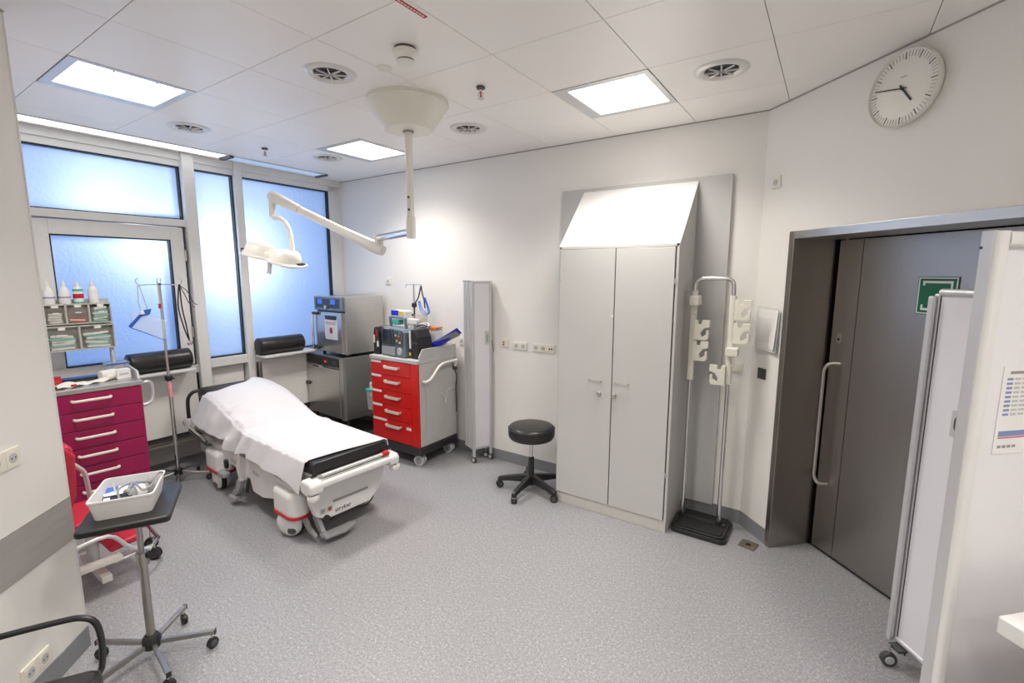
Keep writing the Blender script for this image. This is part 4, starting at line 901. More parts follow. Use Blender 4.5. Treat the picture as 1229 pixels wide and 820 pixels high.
for (xx, zz, mm) in ((0.10, 0.245, greenM), (0.135, 0.245, tealM), (0.125, 0.215, orangeM), (0.125, 0.185, redP), (0.09, 0.165, yellowM), (0.14, 0.15, whiteM), (0.075, 0.215, lgreyM)):
    MB().rbox(xx-0.012, xx+0.012, -0.083, -0.078, zz-0.008, zz+0.008, 0.004, 'y').build('key', mm, df)
MB().lathe([(0.036, 0), (0.034, 0.012), (0.022, 0.014), (0.02, 0.006), (0, 0.006)], 22, T(0.125, -0.07, 0.065) @ rotx(PI/2)).build('selector_dial', lgreyM, df, smooth=True)
MB().tube(smoothpath([(-0.13, 0.01, 0.28), (-0.125, 0.0, 0.36), (-0.10, 0.0, 0.385), (0.10, 0.0, 0.385), (0.125, 0.0, 0.36), (0.13, 0.01, 0.275)], 4), 0.015, 10).build('carry_handle', defibM, df, smooth=True)
MB().box(-0.10, -0.02, -0.0895, -0.085, 0.272, 0.278).build('brand_mark', lgreyM, df)
# ---- black pouches either side
def pouch(loc, rz, sx, sy, sz, label, strap):
    t = thing('accessory_pouch', label, 'pouch', loc, rz, 'black pouches beside the defibrillator')
    MB().prism([(-sx, 0.0), (sx, 0.0), (sx*1.05, sz*0.35), (sx*0.80, sz*0.72), (sx*0.15, sz), (-sx*0.72, sz*0.97), (-sx*0.98, sz*0.75), (-sx*1.03, sz*0.3)], -sy, sy, 'y').build('body', vinylB, t, bevel=0.015, seg=3)
    MB().box(-sx*0.95, sx*0.95, -sy-0.006, -sy, sz*0.52, sz*0.56).build('zip', darkG, t)
    for s in strap: MB().box(s[0]-0.010, s[0]+0.010, -sy-0.012, -sy-0.004, s[1], s[2]).build('strap', s[3], t)
    return t
pouch(RC+Vector((-0.296, -0.14, 1.069)), math.radians(4), 0.043, 0.095, 0.285, 'black accessory pouch left of the defibrillator', [(-0.02, 0.12, 0.2, whiteM), (0.02, 0.18, 0.25, redP), (0.03, 0.08, 0.14, gauzeM)])
pouch(RC+Vector((0.243, -0.13, 1.069)), math.radians(-4), 0.062, 0.095, 0.29, 'black accessory pouch right of the defibrillator with a white strap', [(-0.04, 0.10, 0.27, whiteM), (-0.045, 0.03, 0.06, yellowM)])
pouch(RC+Vector((0.12, 0.02, 1.069)), math.radians(-3), 0.085, 0.055, 0.27, 'black bag with coiled leads behind the blue folder', [(0.01, 0.1, 0.2, gauzeM)])
t = thing('coiled_leads', 'tangle of grey monitor leads lying over the black bag', 'cable', RC+Vector((0.13, 0.02, 1.25)))
for k in range(5):
    MB().tube([(0.05*math.cos(a)+0.02*math.sin(k*2), 0.05*math.sin(a)+0.018*math.cos(k), 0.069+0.012*k+0.012*math.sin(2*a+k)) for a in [2*PI*i/18 for i in range(18)]], 0.006, 6, closed=True).build('lead_loop', (darkG, greyM, lgreyM, blackM, gauzeM)[k], t, smooth=True)
t.location.z = 1.262
t = thing('supply_carton', 'blue and orange topped supply carton behind the defibrillator', 'carton', RC+Vector((0.11, 0.17, 1.069)), math.radians(2))
MB().box(-0.13, 0.09, -0.055, 0.055, 0, 0.265).build('carton_body', whiteM, t, bevel=0.003); MB().box(-0.13, -0.02, -0.056, 0.056, 0.24, 0.272).build('blue_top', blueM, t); MB().box(-0.02, 0.09, -0.056, 0.056, 0.24, 0.272).build('orange_top', orangeM, t)
# ---- pole with drip hooks on the cart, devices, tubing
ip = thing('cart_pole', 'thin steel drip pole standing at the back of the red cart', 'drip pole', (-3.70, 3.615, 1.069))
MB().cyl((0, 0, 0), (0, 0, 0.70), 0.012, n=12).build('pole', chromeM, ip, smooth=True)
MB().tube([(-0.12, 0, 0.665), (-0.115, 0, 0.70), (0, 0, 0.705), (0.12, 0, 0.70), (0.125, 0, 0.665)], 0.005, 6).build('hook_bar', chromeM, ip, smooth=True)
MB().cyl((0, 0, 0.0), (0, 0, 0.03), 0.022, n=14).build('pole_foot', darkG, ip)
MB().lathe([(0.02, 0.46), (0.028, 0.47), (0.028, 0.50), (0.02, 0.51)], 14).build('clamp', blackP, ip, smooth=True)
t = thing('infusion_device', 'white device with blue screen and yellow label clamped above the defibrillator', 'medical device', (-3.80, 3.53, 1.40))
MB().rbox(-0.12, 0.10, -0.05, 0.05, 0.0, 0.10, 0.02, 'y').build('housing', whiteM, t, bevel=0.008)
MB().box(-0.11, 0.0, -0.054, -0.05, 0.045, 0.10).build('blue_screen', dblueM, t); MB().box(0.01, 0.08, -0.054, -0.05, 0.05, 0.09).build('yellow_label', yellowM, t)
MB().rbox(-0.14, 0.0, -0.055, 0.02, -0.055, -0.005, 0.012, 'y').build('teal_holder', tealM, t, bevel=0.005)
MB().cyl((0.085, 0.03, 0.05), (0.1, 0.075, 0.05), 0.012, n=10).build('pole_clamp', darkG, t)
t = thing('suction_holder', 'white bracket with clear jar on the cart pole', 'bracket', (-3.66, 3.55, 1.33))
MB().rbox(-0.09, 0.09, -0.04, 0.03, 0.03, 0.085, 0.015, 'y').build('bracket', whiteM, t, bevel=0.006)
MB().lathe([(0.03, -0.12), (0.034, -0.10), (0.034, 0.03)], 16).build('jar', clearP, t, smooth=True)
MB().tube(smoothpath([(-0.06, 0, 0.03), (-0.08, -0.02, -0.05), (-0.02, -0.04, -0.08), (0.04, -0.03, -0.14)], 4), 0.005, 6).build('hose', greyM, t, smooth=True)
t = thing('hanging_tubing', 'blue and black tubing hanging from the cart pole hook', 'tubing', (-3.60, 3.60, 1.40))
MB().tube(smoothpath([(0.02, 0, 0.36), (-0.02, 0, 0.24), (-0.075, -0.005, 0.15), (-0.08, -0.005, -0.02)], 5), 0.007, 6).build('black_strap', blackM, t, smooth=True)
MB().tube(smoothpath([(0.02, 0, 0.36), (0.045, 0, 0.26), (0.075, -0.01, 0.20), (0.08, -0.01, 0.13)], 5), 0.007, 6).build('black_strap', blackM, t, smooth=True)
for k in range(3): MB().tube(smoothpath([(-0.02+0.01*k, 0, 0.20), (0.02+0.015*k, -0.015, 0.10+0.01*k), (0.10+0.012*k, -0.02, 0.055+0.01*k), (0.125+0.012*k, -0.01, 0.10), (0.06+0.01*k, 0, 0.24)], 5), 0.0038, 6).build('blue_tube', blueM, t, smooth=True)
MB().grid(lambda u, v: (-0.075+0.22*u*(1-0.25*(1-v))+0.02*math.sin(5*v), -0.015-0.03*math.sin(PI*u), -0.30+0.36*v), 10, 8).build('plastic_sleeve', brownM, t, smooth=True, solid=0.002)
t = thing('blue_folder', 'bright blue plastic folder leaning on the cart rim', 'folder', RC+Vector((0.365, 0.10, 1.14)), math.radians(14))
MB().grid(lambda u, v: (-0.12+0.30*u, -0.02-0.10*v+0.03*math.sin(PI*u), 0.0+0.17*u+0.06*v-0.05*math.sin(PI*v)*(1-u)), 10, 8).build('cover', dblueM, t, smooth=True, solid=0.004)
MB().grid(lambda u, v: (-0.12+0.28*u, -0.01-0.09*v, 0.006+0.14*u+0.05*v), 8, 6).build('inner_leaf', greyM, t, smooth=True, solid=0.003)
t = thing('side_basket', 'clear wall bin with teal rim hung on the left of the red cart', 'bin', RC+Vector((-0.445, -0.10, 0.44)))
MB().prism([(-0.065, 0.0), (0.06, 0.0), (0.085, 0.20), (-0.085, 0.20)], -0.10, 0.10, 'y').build('tub', clearP, t, bevel=0.008)
MB().rbox(-0.09, 0.09, -0.108, 0.108, 0.20, 0.225, 0.02).build('rim', tealM, t, bevel=0.004); MB().box(0.088, 0.112, -0.04, 0.04, 0.16, 0.22).build('hanger', nickelM, t)
bloc = t.location.copy()
for k in range(5):
    o = MB().cbox((0, 0, 0), (0.085, 0.022, 0.16)).build('wrapped_pack', gauzeM if k % 2 else whiteM, None, bevel=0.008); o.matrix_world = T(bloc.x-0.01+0.012*math.sin(k*2), bloc.y-0.075+0.036*k, bloc.z+0.215+0.015*(k % 3)) @ rotz(0.12*(k-2)) @ roty(0.3*math.sin(k*1.7))
    tag(o, 'white wrapped pack standing in the teal rimmed bin on the red cart', 'wrapped pack', 'wrapped packs in the cart side bin')

# ================================================================== MAGENTA CART (local x right, -y out; origin = front right corner)
MG = Vector((-4.482, 1.393, 0)); MGR = PI/2-math.radians(6)
mg = thing('drawer_cart', 'magenta drawer cart with steel worktop in front of the window', 'drawer cart', MG, MGR)
mw, md = 0.62, 0.50
MB().box(-mw, 0, 0.02, md, 0.17, 1.012).build('carcass', cartG, mg, bevel=0.004)
MB().box(-mw-0.012, 0.012, -0.012, md+0.006, 1.012, 1.05).build('worktop', steelH, mg, bevel=0.005)
MB().prism([(0.06, 1.05), (0.10, 1.11), (md, 1.13), (md, 1.05)], -0.006, 0.010, 'x').build('side_rim', lgreyM, mg, bevel=0.003)
MB().box(-mw, -0.006, md-0.008, md+0.004, 1.05, 1.13).build('back_rim', lgreyM, mg, bevel=0.003)
z = 1.010
for k in range(6):
    h = 0.1395
    dw = MB().box(-mw+0.002, -0.002, -0.004, 0.02, z-h+0.003, z-0.002).build('drawer', magM, mg, bevel=0.003)
    zc = z-0.052
    MB().tube([(-0.415, -0.006, zc), (-0.41, -0.032, zc), (-0.395, -0.036, zc), (-0.215, -0.036, zc), (-0.20, -0.032, zc), (-0.195, -0.006, zc)], 0.0105, 8).build('handle', creamM, dw, smooth=True)
    z -= h
MB().box(-mw+0.02, -0.02, 0.0, md-0.02, 0.115, 0.17).build('base', darkG, mg, bevel=0.006)
for xx in (-mw+0.07, -0.07):
    for yy in (0.06, md-0.06): castor(mg, xx, yy, 0.05, 0.3, darkG, lgreyM, 0.12)
MB().tube(smoothpath([(0.004, 0.06, 1.0), (0.05, 0.05, 1.02), (0.075, 0.06, 0.99), (0.078, 0.07, 0.90), (0.055, 0.06, 0.845), (0.0, 0.06, 0.83)], 5), 0.014, 10).build('push_handle', alumM, mg, smooth=True)
MB().cyl((0.012, 0.06, 1.03), (0.022, 0.06, 1.03), 0.010, n=10).build('bolt', darkG, mg)
MGM = T(*MG) @ rotz(MGR)
def mgw(x, y, z): return MGM @ Vector((x, y, z))
# organiser on legs at the back of the worktop
og = thing('bin_organiser', 'grey two tier tilt bin organiser above the magenta cart', 'organiser', mgw(-0.085, 0.36, 1.05), MGR)
OX1, OX0 = 0.02, -0.56
for xx in (OX0+0.01, OX1-0.03): MB().box(xx, xx+0.02, 0.02, 0.10, 0.0, 0.245).build('support_leg', lgreyM, og)
def tilt_bin(x0, x1, z0, z1, tagged=True):
    bn = MB().box(x0, x0+0.006, -0.0, 0.11, z0, z1).box(x1-0.006, x1, 0, 0.11, z0, z1).box(x0, x1, 0, 0.11, z1-0.010, z1).box(x0, x1, 0, 0.11, z0, z0+0.008).build('bin_box', binF, og, bevel=0.001, seg=1)
    MB().prism([(0.002, z0+0.010), (-0.022, z1-0.03), (-0.018, z1-0.03), (0.006, z0+0.010)], x0+0.008, x1-0.008, 'x').build('clear_front', binM, bn)
    if tagged: MB().box((x0+x1)/2-0.02, (x0+x1)/2+0.02, -0.024, -0.02, z1-0.028, z1-0.008).build('label', whiteM, bn)
    MB().box(x0+0.09*(x1-x0)/0.25, x1-0.09*(x1-x0)/0.25, -0.030, -0.016, z1-0.072, z1-0.064).build('lip', whiteM, bn)
    return bn
MB().box(OX0, OX1, 0.10, 0.115, 0.24, 0.63).build('back_plate', binF, og)
lowx = [OX0, OX0+0.145, OX0+0.36, OX1]
bins = []
for a, b in ((OX0, -0.40), (-0.40, -0.19), (-0.19, OX1)): bins.append(tilt_bin(a, b, 0.235, 0.43))
for a, b in ((OX0, -0.50), (-0.50, -0.38), (-0.38, -0.255), (-0.255, -0.12), (-0.12, OX1-0.005)): bins.append(tilt_bin(a, b, 0.44, 0.60))
rnd = random.Random(3)
def fill(x0, x1, z0, h, mats, label, n):
    w = (x1-x0)/2-0.014; base_m = og.matrix_basis @ T((x0+x1)/2, 0.05, z0)
    for k in range(n):
        mm = mats[k % len(mats)]
        o = MB().cbox((0, 0, 0), (w*1.75*rnd.uniform(0.8, 1.0), 0.055, 0.018)).build('sterile_pack', mm, None, bevel=0.004)
        o.matrix_world = base_m @ T(rnd.uniform(-0.1, 0.1)*w, -0.005, 0.010+h*k/n) @ roty(rnd.uniform(-0.12, 0.12))
        cw = {'gauze': 'off-white', 'white_plastic': 'white', 'teal_sterile_pack': 'teal', 'cream_plastic': 'cream', 'red_plastic': 'red'}[mm.name]
        tag(o, 'flat '+cw+' sterile pack in the '+label, 'sterile pack', cw+' packs in the '+label)
fill(-0.40, -0.19, 0.245, 0.11, [gauzeM, tealPack, gauzeM, whiteM, tealPack], 'lower left bin of the organiser', 6)
fill(-0.19, OX1, 0.245, 0.12, [whiteM, tealPack, gauzeM, tealPack], 'lower right bin of the organiser', 7)
fill(-0.38, -0.255, 0.45, 0.08, [gauzeM, creamM], 'upper left bin of the organiser', 4)
fill(-0.255, -0.12, 0.45, 0.035, [redP, whiteM], 'upper middle bin of the organiser', 3)
fill(-0.12, OX1, 0.45, 0.12, [tealPack, gauzeM, tealPack, whiteM], 'upper right bin of the organiser', 6)
# bottles on the organiser
def bottle(x, label, body, cap, band, kind):
    t = thing('bottle', label, 'bottle', og.matrix_basis @ Vector((x, 0.055, 0.60)), MGR, 'bottles on the organiser')
    if kind == 'cone':
        MB().lathe([(0.034, 0), (0.036, 0.01), (0.036, 0.075), (0.026, 0.11), (0.012, 0.135)], 20).build('body', body, t, smooth=True); MB().lathe([(0.014, 0.133), (0.012, 0.15), (0.005, 0.185), (0.0, 0.186)], 14).build('nozzle', cap, t, smooth=True)
    else:
        MB().lathe([(0.030, 0), (0.032, 0.008), (0.032, 0.105), (0.024, 0.125), (0.014, 0.132)], 20).build('body', body, t, smooth=True); MB().lathe([(0.016, 0.130), (0.016, 0.15), (0.010, 0.158), (0.010, 0.172), (0, 0.173)], 14).build('cap', cap, t, smooth=True)
    if band: 
        for z0, z1, mm in band: MB().lathe([(0.0365 if kind == 'cone' else 0.0326, z0), (0.0365 if kind == 'cone' else 0.0326, z1)], 20).build('label_band', mm, t, smooth=True)
bottle(-0.335, 'white cone topped bottle with navy print, nearest the left wall', whiteM, whiteM, [(0.045, 0.055, inkB)], 'cone')
bottle(-0.245, 'white cone topped bottle with navy print, standing left of the red capped one', whiteM, whiteM, [(0.045, 0.055, inkB)], 'cone')
bottle(-0.165, 'white bottle with teal ends and a red cap on the organiser', whiteM, whiteM, [(0.0, 0.012, tealM), (0.095, 0.112, tealM), (0.04, 0.075, redP)], 'cyl')
bottle(-0.075, 'plain white bottle at the right end of the organiser', whiteM, whiteM, [(0.03, 0.07, paperM)], 'cyl')
# on the worktop
t = thing('gauze_roll', 'white gauze roll on the magenta cart worktop', 'gauze roll', mgw(-0.16, 0.20, 1.0505), MGR+0.3)
MB().lathe([(0.0, -0.055), (0.036, -0.055), (0.04, -0.05), (0.04, 0.05), (0.036, 0.055), (0.0, 0.055)], 22, T(0, 0, 0.04) @ roty(PI/2)).build('roll', gauzeM, t, smooth=True)
MB().lathe([(0.014, 0), (0.014, 0.002), (0, 0.002)], 12, T(0.0552, 0, 0.04) @ roty(PI/2)).build('core', lgreyM, t)
t = thing('white_box', 'small white box beside the gauze roll on the steel worktop', 'box', mgw(-0.075, 0.19, 1.0505), MGR+0.1); MB().box(-0.045, 0.045, -0.035, 0.035, 0, 0.075).build('carton', paperM, t, bevel=0.002); MB().box(-0.03, 0.03, -0.0355, -0.035, 0.03, 0.045).build('print', lgreyM, t)
t = thing('clear_box', 'clear plastic box with blue lid edge at the worktop rear corner', 'box', mgw(-0.075, 0.36, 1.0505), MGR); MB().box(-0.075, 0.07, -0.07, 0.07, 0, 0.10).build('tub', clearP, t, bevel=0.004); MB().box(-0.08, 0.075, -0.075, 0.075, 0.10, 0.112).build('lid', clearP, t, bevel=0.003); MB().box(-0.08, 0.075, -0.077, -0.075, 0.10, 0.112).build('lid_edge', blueM, t)
t = thing('cloth_glove', 'crumpled white glove with red trim lying on the steel worktop', 'glove', mgw(-0.33, 0.13, 1.0505), MGR+0.25)
MB().grid(lambda u, v: (-0.16+0.32*u, -0.05*(1-0.3*u)+0.09*v*(1-0.3*u), 0.006+0.022*math.sin(PI*v)*(0.7+0.5*math.sin(7*u))+0.006*math.sin(20*u+6*v)), 24, 10).build('palm', gauzeM, t, smooth=True, solid=0.006)
MB().lathe([(0.0, -0.03), (0.022, -0.02), (0.026, 0.0), (0.02, 0.025), (0, 0.03)], 12, T(0.17, 0.0, 0.027) @ roty(PI/2)).build('cuff', gauzeM, t, smooth=True)
MB().cbox((-0.07, -0.052, 0.016), (0.03, 0.012, 0.012)).build('red_trim', redP, t)
t = thing('black_tray_bar', 'dark flat tray lying at the back of the steel worktop', 'tray', mgw(-0.28, 0.33, 1.0505), MGR); MB().rbox(-0.15, 0.13, -0.05, 0.05, 0, 0.025, 0.01).build('tray', blackP, t, bevel=0.003); MB().box(-0.13, 0.11, -0.04, 0.04, 0.025, 0.027).build('liner', blueM, t)
t = thing('red_cap_jar', 'small red jar at the left of the steel worktop', 'jar', mgw(-0.47, 0.16, 1.0505), MGR); MB().lathe([(0.035, 0), (0.036, 0.05), (0.03, 0.06)], 18).build('jar', redP, t, smooth=True); MB().lathe([(0.033, 0.06), (0.033, 0.075), (0, 0.077)], 18).build('lid', redP, t, smooth=True)

# ================================================================== BOLSTERS ON THE SILL
def bolster(y, L, label):
    t = thing('bolster', label, 'bolster', (-4.985, y, 1.0085 if y < 2.1 else 1.0235), RZ_WIN, 'black bolsters on the window sills')
    MB().lathe([(0.0, -L/2), (0.075, -L/2), (0.089, -L/2+0.012), (0.092, -L/2+0.03), (0.092, L/2-0.03), (0.089, L/2-0.012), (0.075, L/2), (0, L/2)], 30, T(0, 0, 0.092) @ roty(PI/2)).build('cover', vinylB, t, smooth=True, ang=50)
    for s in (-1, 1): MB().tube([(s*(L/2-0.012), 0.0895*math.cos(a), 0.092+0.0895*math.sin(a)) for a in [2*PI*i/28 for i in range(28)]], 0.003, 6, closed=True).build('piping', blackP, t)
    MB().box(-0.14, 0.14, -0.055, 0.075, -0.045, 0.0).build('sill_shelf', frameM, t) if False else None
bolster(1.705, 0.485, 'long black leather bolster on the sill behind the drip stand')
bolster(2.84, 0.50, 'short black leather bolster on the sill left of the steriliser')
struct(MB().box(0.9, 1.96, -0.19, -0.02, 0.985, 1.008).build('trim_7', frameM, M=T(XW, 0, 0) @ rotz(RZ_WIN), bevel=0.004))
struct(MB().box(2.60, 3.20, -0.20, -0.02, 1.0, 1.023).build('trim_8', frameM, M=T(XW, 0, 0) @ rotz(RZ_WIN), bevel=0.004))

# ================================================================== DRIP STAND
IV = Vector((-4.80, 1.695, 0))
iv = thing('drip_stand', 'steel drip stand on a wheeled star base beside the stretcher head', 'drip stand', IV, 0.35)
MB().cyl((0, 0, 0.09), (0, 0, 0.98), 0.0165, n=14).build('lower_tube', chromeM, iv, smooth=True)
MB().cyl((0, 0, 0.95), (0, 0, 1.80), 0.011, n=12).build('upper_tube', nickelM, iv, smooth=True)
ck_ = MB().lathe([(0.02, 0.945), (0.030, 0.955), (0.030, 0.985), (0.018, 0.995)], 16).build('height_clamp', blackP, iv, smooth=True); MB().cyl((0.03, 0, 0.97), (0.07, -0.01, 0.97), 0.007, n=8).build('clamp_knob', blackP, ck_)
MB().lathe([(0.034, 0.075), (0.036, 0.085), (0.034, 0.125), (0.02, 0.135)], 16).build('hub', blackP, iv, smooth=True)
for q in range(5):
    a = 2*PI*q/5+0.5
    MB().tube([(0.02*math.cos(a), 0.02*math.sin(a), 0.10), (0.25*math.cos(a), 0.25*math.sin(a), 0.072)], 0.010, 8).build('leg', chromeM, iv, smooth=True)
    castor(iv, 0.245*math.cos(a), 0.245*math.sin(a), 0.026, a+0.5, blackP, darkG, 0.075)
def ivhook(a, L):
    c, s = math.cos(a), math.sin(a)
    return MB().tube(smoothpath([(0, 0, 1.79), (c*L*0.6, s*L*0.6, 1.79), (c*L, s*L, 1.785), (c*(L+0.025), s*(L+0.025), 1.80), (c*(L+0.03), s*(L+0.03), 1.83), (c*(L+0.01), s*(L+0.01), 1.845)], 4), 0.0045, 6).build('hook', chromeM, iv, smooth=True)
hookdirs = [math.radians(q)-0.35 for q in (-118, 62, -28, 152)]
ivhook(hookdirs[0], 0.13); ivhook(hookdirs[1], 0.13); ivhook(hookdirs[2], 0.05); ivhook(hookdirs[3], 0.05)
MB().lathe([(0.013, 1.785), (0.016, 1.795), (0, 1.805)], 12).build('top_cap', darkG, iv, smooth=True)
MB().lathe([(0.0185, 0.80), (0.0185, 0.93)], 14).build('pink_label', pinkM, iv, smooth=True)
for q in range(5): MB().box(0.0155, 0.0195, -0.004, 0.004, 0.815+0.012*q, 0.820+0.012*q, rotz(-1.2)).build('label_print', inkM, iv)
def hk(i, L): return IV+Vector((math.cos(hookdirs[i]+0.35)*L, math.sin(hookdirs[i]+0.35)*L, 0))
p = hk(0, 0.145)
t = thing('oxygen_mask_bag', 'clear plastic bag with blue strap hanging from the drip stand', 'plastic bag', (p.x, p.y, 1.50), math.radians(55))
MB().tube([(-0.004, 0, 0.285), (-0.012, 0, 0.14), (0.0, 0, 0.06)], 0.0045, 6).tube([(0.006, 0, 0.285), (0.045, 0, 0.10), (0.04, 0, 0.06)], 0.0045, 6).build('strap', lgreyM, t)
MB().prism([(-0.10, -0.06), (0.02, 0.075), (0.075, 0.085), (0.06, 0.035), (0.0, 0.02), (-0.075, -0.07)], -0.008, 0.008, 'y').build('blue_clip', blueM, t, bevel=0.004)
MB().grid(lambda u, v: (-0.09+0.24*u+0.03*v, 0.006*math.sin(6*u), -0.07-0.12*u+(0.14+0.03*u)*v), 10, 8).build('clear_bag', clearP, t, smooth=True, solid=0.002)
MB().tube([(-0.09, 0, -0.07), (0.15, 0, -0.19)], 0.004, 6).build('bag_seam', blueM, t)
MB().lathe([(0.02, 0), (0.014, 0.03), (0.0, 0.032)], 12, T(0.01, -0.01, 0.04)).build('valve', whiteM, t, smooth=True)
p = hk(2, 0.075)
t = thing('hanging_tag', 'slim white tag with a red tip hanging from the drip stand', 'tag', (p.x, p.y, 1.60), 0.8)
MB().box(-0.004, 0.004, -0.001, 0.001, 0.03, 0.19).build('strip', lgreyM, t); MB().box(-0.010, 0.010, -0.0015, 0.0015, -0.01, 0.03).build('red_tip', redP, t)
p = hk(1, 0.145)
t = thing('stethoscope', 'black stethoscope hanging from the right hook of the drip stand', 'stethoscope', (p.x, p.y, 1.50), math.radians(60))
MB().tube(smoothpath([(-0.005, 0, 0.29), (-0.025, 0.0, 0.10), (0.0, 0, -0.08), (0.03, 0, -0.20)], 5), 0.006, 6).tube(smoothpath([(0.0, 0, 0.29), (0.0, 0.005, 0.10), (0.02, 0.005, -0.08), (0.032, 0, -0.20)], 5), 0.006, 6).build('rubber_tube', blackM, t, smooth=True)
MB().tube(smoothpath([(0.0, 0, 0.28), (0.05, 0, 0.23), (0.09, 0, 0.13), (0.12, 0, 0.11)], 5), 0.004, 6).tube(smoothpath([(0.0, 0, 0.28), (0.03, 0, 0.20), (0.06, 0, 0.12), (0.10, 0, 0.09)], 5), 0.004, 6).build('ear_tube', darkG, t, smooth=True)
MB().lathe([(0.022, -0.006), (0.024, 0.0), (0.018, 0.012), (0, 0.014)], 16, T(0.034, 0, -0.225) @ rotx(PI/2)).build('chest_piece', chromeM, t, smooth=True)

# ================================================================== TRAY TABLE
hubp = Vector((-2.638, 0.747, 0))
tt = thing('tray_table', 'black topped instrument tray table on a steel five arm wheeled base', 'table', hubp)
ang_t = math.radians(62.3)
e1 = Vector((math.cos(ang_t), math.sin(ang_t), 0)); e2 = Vector((-math.sin(ang_t), math.cos(ang_t), 0))
cT = Vector((-2.63, 0.513, 0))+e1*0.1735+e2*0.212
TM = T(cT.x-hubp.x, cT.y-hubp.y, 0) @ rotz(ang_t)
MB().rbox(-0.1735, 0.1735, -0.212, 0.212, 0.738, 0.770, 0.022, M=TM).build('tray_top', vinylB, tt, bevel=0.010, seg=3)
MB().box(-0.10, 0.10, -0.03, 0.03, 0.728, 0.738, T(0, 0, 0) @ rotz(ang_t)).build('mount_plate', steelH, tt)
MB().cyl((0, 0, 0.45), (0, 0, 0.732), 0.0125, n=14).build('upper_pole', dnickM, tt, smooth=True)
MB().cyl((0, 0, 0.10), (0, 0, 0.50), 0.0185, n=16).build('lower_pole', dnickM, tt, smooth=True)
MB().cyl((0, 0, 0.50), (0, 0, 0.565), 0.025, n=16).build('clamp_collar', dnickM, tt, smooth=True); MB().cyl((0.02, 0.02, 0.545), (0.05, 0.055, 0.55), 0.014, n=12).build('clamp_knob', blackP, tt)
MB().lathe([(0.036, 0.065), (0.040, 0.075), (0.040, 0.11), (0.030, 0.128), (0.02, 0.13)], 18).build('hub', blackP, tt, smooth=True)
for a, L in ((49, 0.275), (126, 0.25), (214, 0.27), (287, 0.27), (353, 0.29)):
    a = math.radians(a); M_ = rotz(a)
    MB().box(0.03, L, -0.0095, 0.0095, 0.076, 0.098, M_).build('arm', dnickM, tt, bevel=0.002); MB().box(L, L+0.004, -0.010, 0.010, 0.075, 0.099, M_).build('arm_end', blackP, tt)
    castor(tt, math.cos(a)*(L-0.015), math.sin(a)*(L-0.015), 0.027, a+0.9, blackP, darkG, 0.078)
# basket on the tray
bM = T(cT.x, cT.y, 0.7715) @ rotz(math.radians(61)) @ T(-0.012, 0.008, 0)
bk = thing('plastic_basket', 'white plastic basket of blood pressure gear on the tray table', 'basket', bM.translation, math.radians(61))
bw, bl, bh = 0.116, 0.140, 0.095
def ringp(w, l, z, r=0.022): return [(x, y, z) for x, y in rrect(-w, w, -l, l, r, 4)]
loops = [ringp(bw*0.93, bl*0.94, 0.0), ringp(bw*1.05, bl*1.06, bh), ringp(bw*1.085, bl*1.085, bh), ringp(bw*1.085, bl*1.085, bh-0.006), ]
vs = []; fs = []
outer0, outer1 = ringp(bw*0.93, bl*0.94, 0.0), ringp(bw*1.05, bl*1.06, bh-0.008)
rim0, rim1 = ringp(bw*1.08, bl*1.08, bh-0.008), ringp(bw*1.08, bl*1.08, bh)
in1, in0 = ringp(bw*1.02, bl*1.03, bh), ringp(bw*0.905, bl*0.92, 0.004)
seq = [outer0, outer1, rim0, rim1, in1, in0]; n_ = len(outer0)
for l_ in seq: vs += l_
for i in range(len(seq)-1):
    for j in range(n_): fs.append((i*n_+j, i*n_+(j+1) % n_, (i+1)*n_+(j+1) % n_, (i+1)*n_+j))
fs += [tuple(range(n_-1, -1, -1)), tuple(range(5*n_, 6*n_))]
MB().add(vs, fs).build('tub', whiteM, bk, smooth=True, ang=40)
def inb(x, y, z): return bM @ Vector((x, y, z))
g = 'items in the white basket'
t = thing('mobile_phone', 'dark phone with a white sticker lying in the basket', 'phone', inb(-0.03, -0.07, 0.055), math.radians(61+8)); MB().rbox(-0.055, 0.055, -0.036, 0.036, 0, 0.012, 0.01, M=rotx(0.3)).build('case', lcdM, t, bevel=0.003); MB().box(-0.05, -0.026, -0.03, 0.02, 0.0125, 0.0132, rotx(0.3)).build('sticker', paperM, t)
t = thing('blood_pressure_cuff', 'rolled grey blood pressure cuff with white lining in the basket', 'cuff', inb(0.04, -0.005, 0.012), math.radians(61))
MB().lathe([(0.030, -0.055), (0.034, -0.05), (0.034, 0.05), (0.030, 0.055), (0.022, 0.05), (0.022, -0.05)], 22, T(0, 0, 0.045) @ rotz(0.6) @ roty(PI/2)).build('rolled_cuff', greyM, t, smooth=True)
MB().lathe([(0.036, -0.02), (0.038, 0.0), (0.036, 0.02)], 22, T(0, 0, 0.045) @ rotz(0.6) @ roty(PI/2)).build('lining', whiteM, t, smooth=True)
MB().tube(smoothpath([(-0.03, -0.05, 0.07), (-0.02, 0.0, 0.095), (0.03, 0.03, 0.08), (0.05, 0.0, 0.09), (0.07, 0.06, 0.105), (0.08, 0.10, 0.09)], 5), 0.0055, 8).build('air_hose', greyM, t, smooth=True)
MB().tube(smoothpath([(-0.06, -0.07, 0.05), (-0.07, -0.03, 0.085), (-0.03, 0.02, 0.09), (0.0, -0.03, 0.095), (0.03, -0.06, 0.075), (0.06, -0.02, 0.08)], 5), 0.005, 8).build('air_hose', greyM, t, smooth=True)
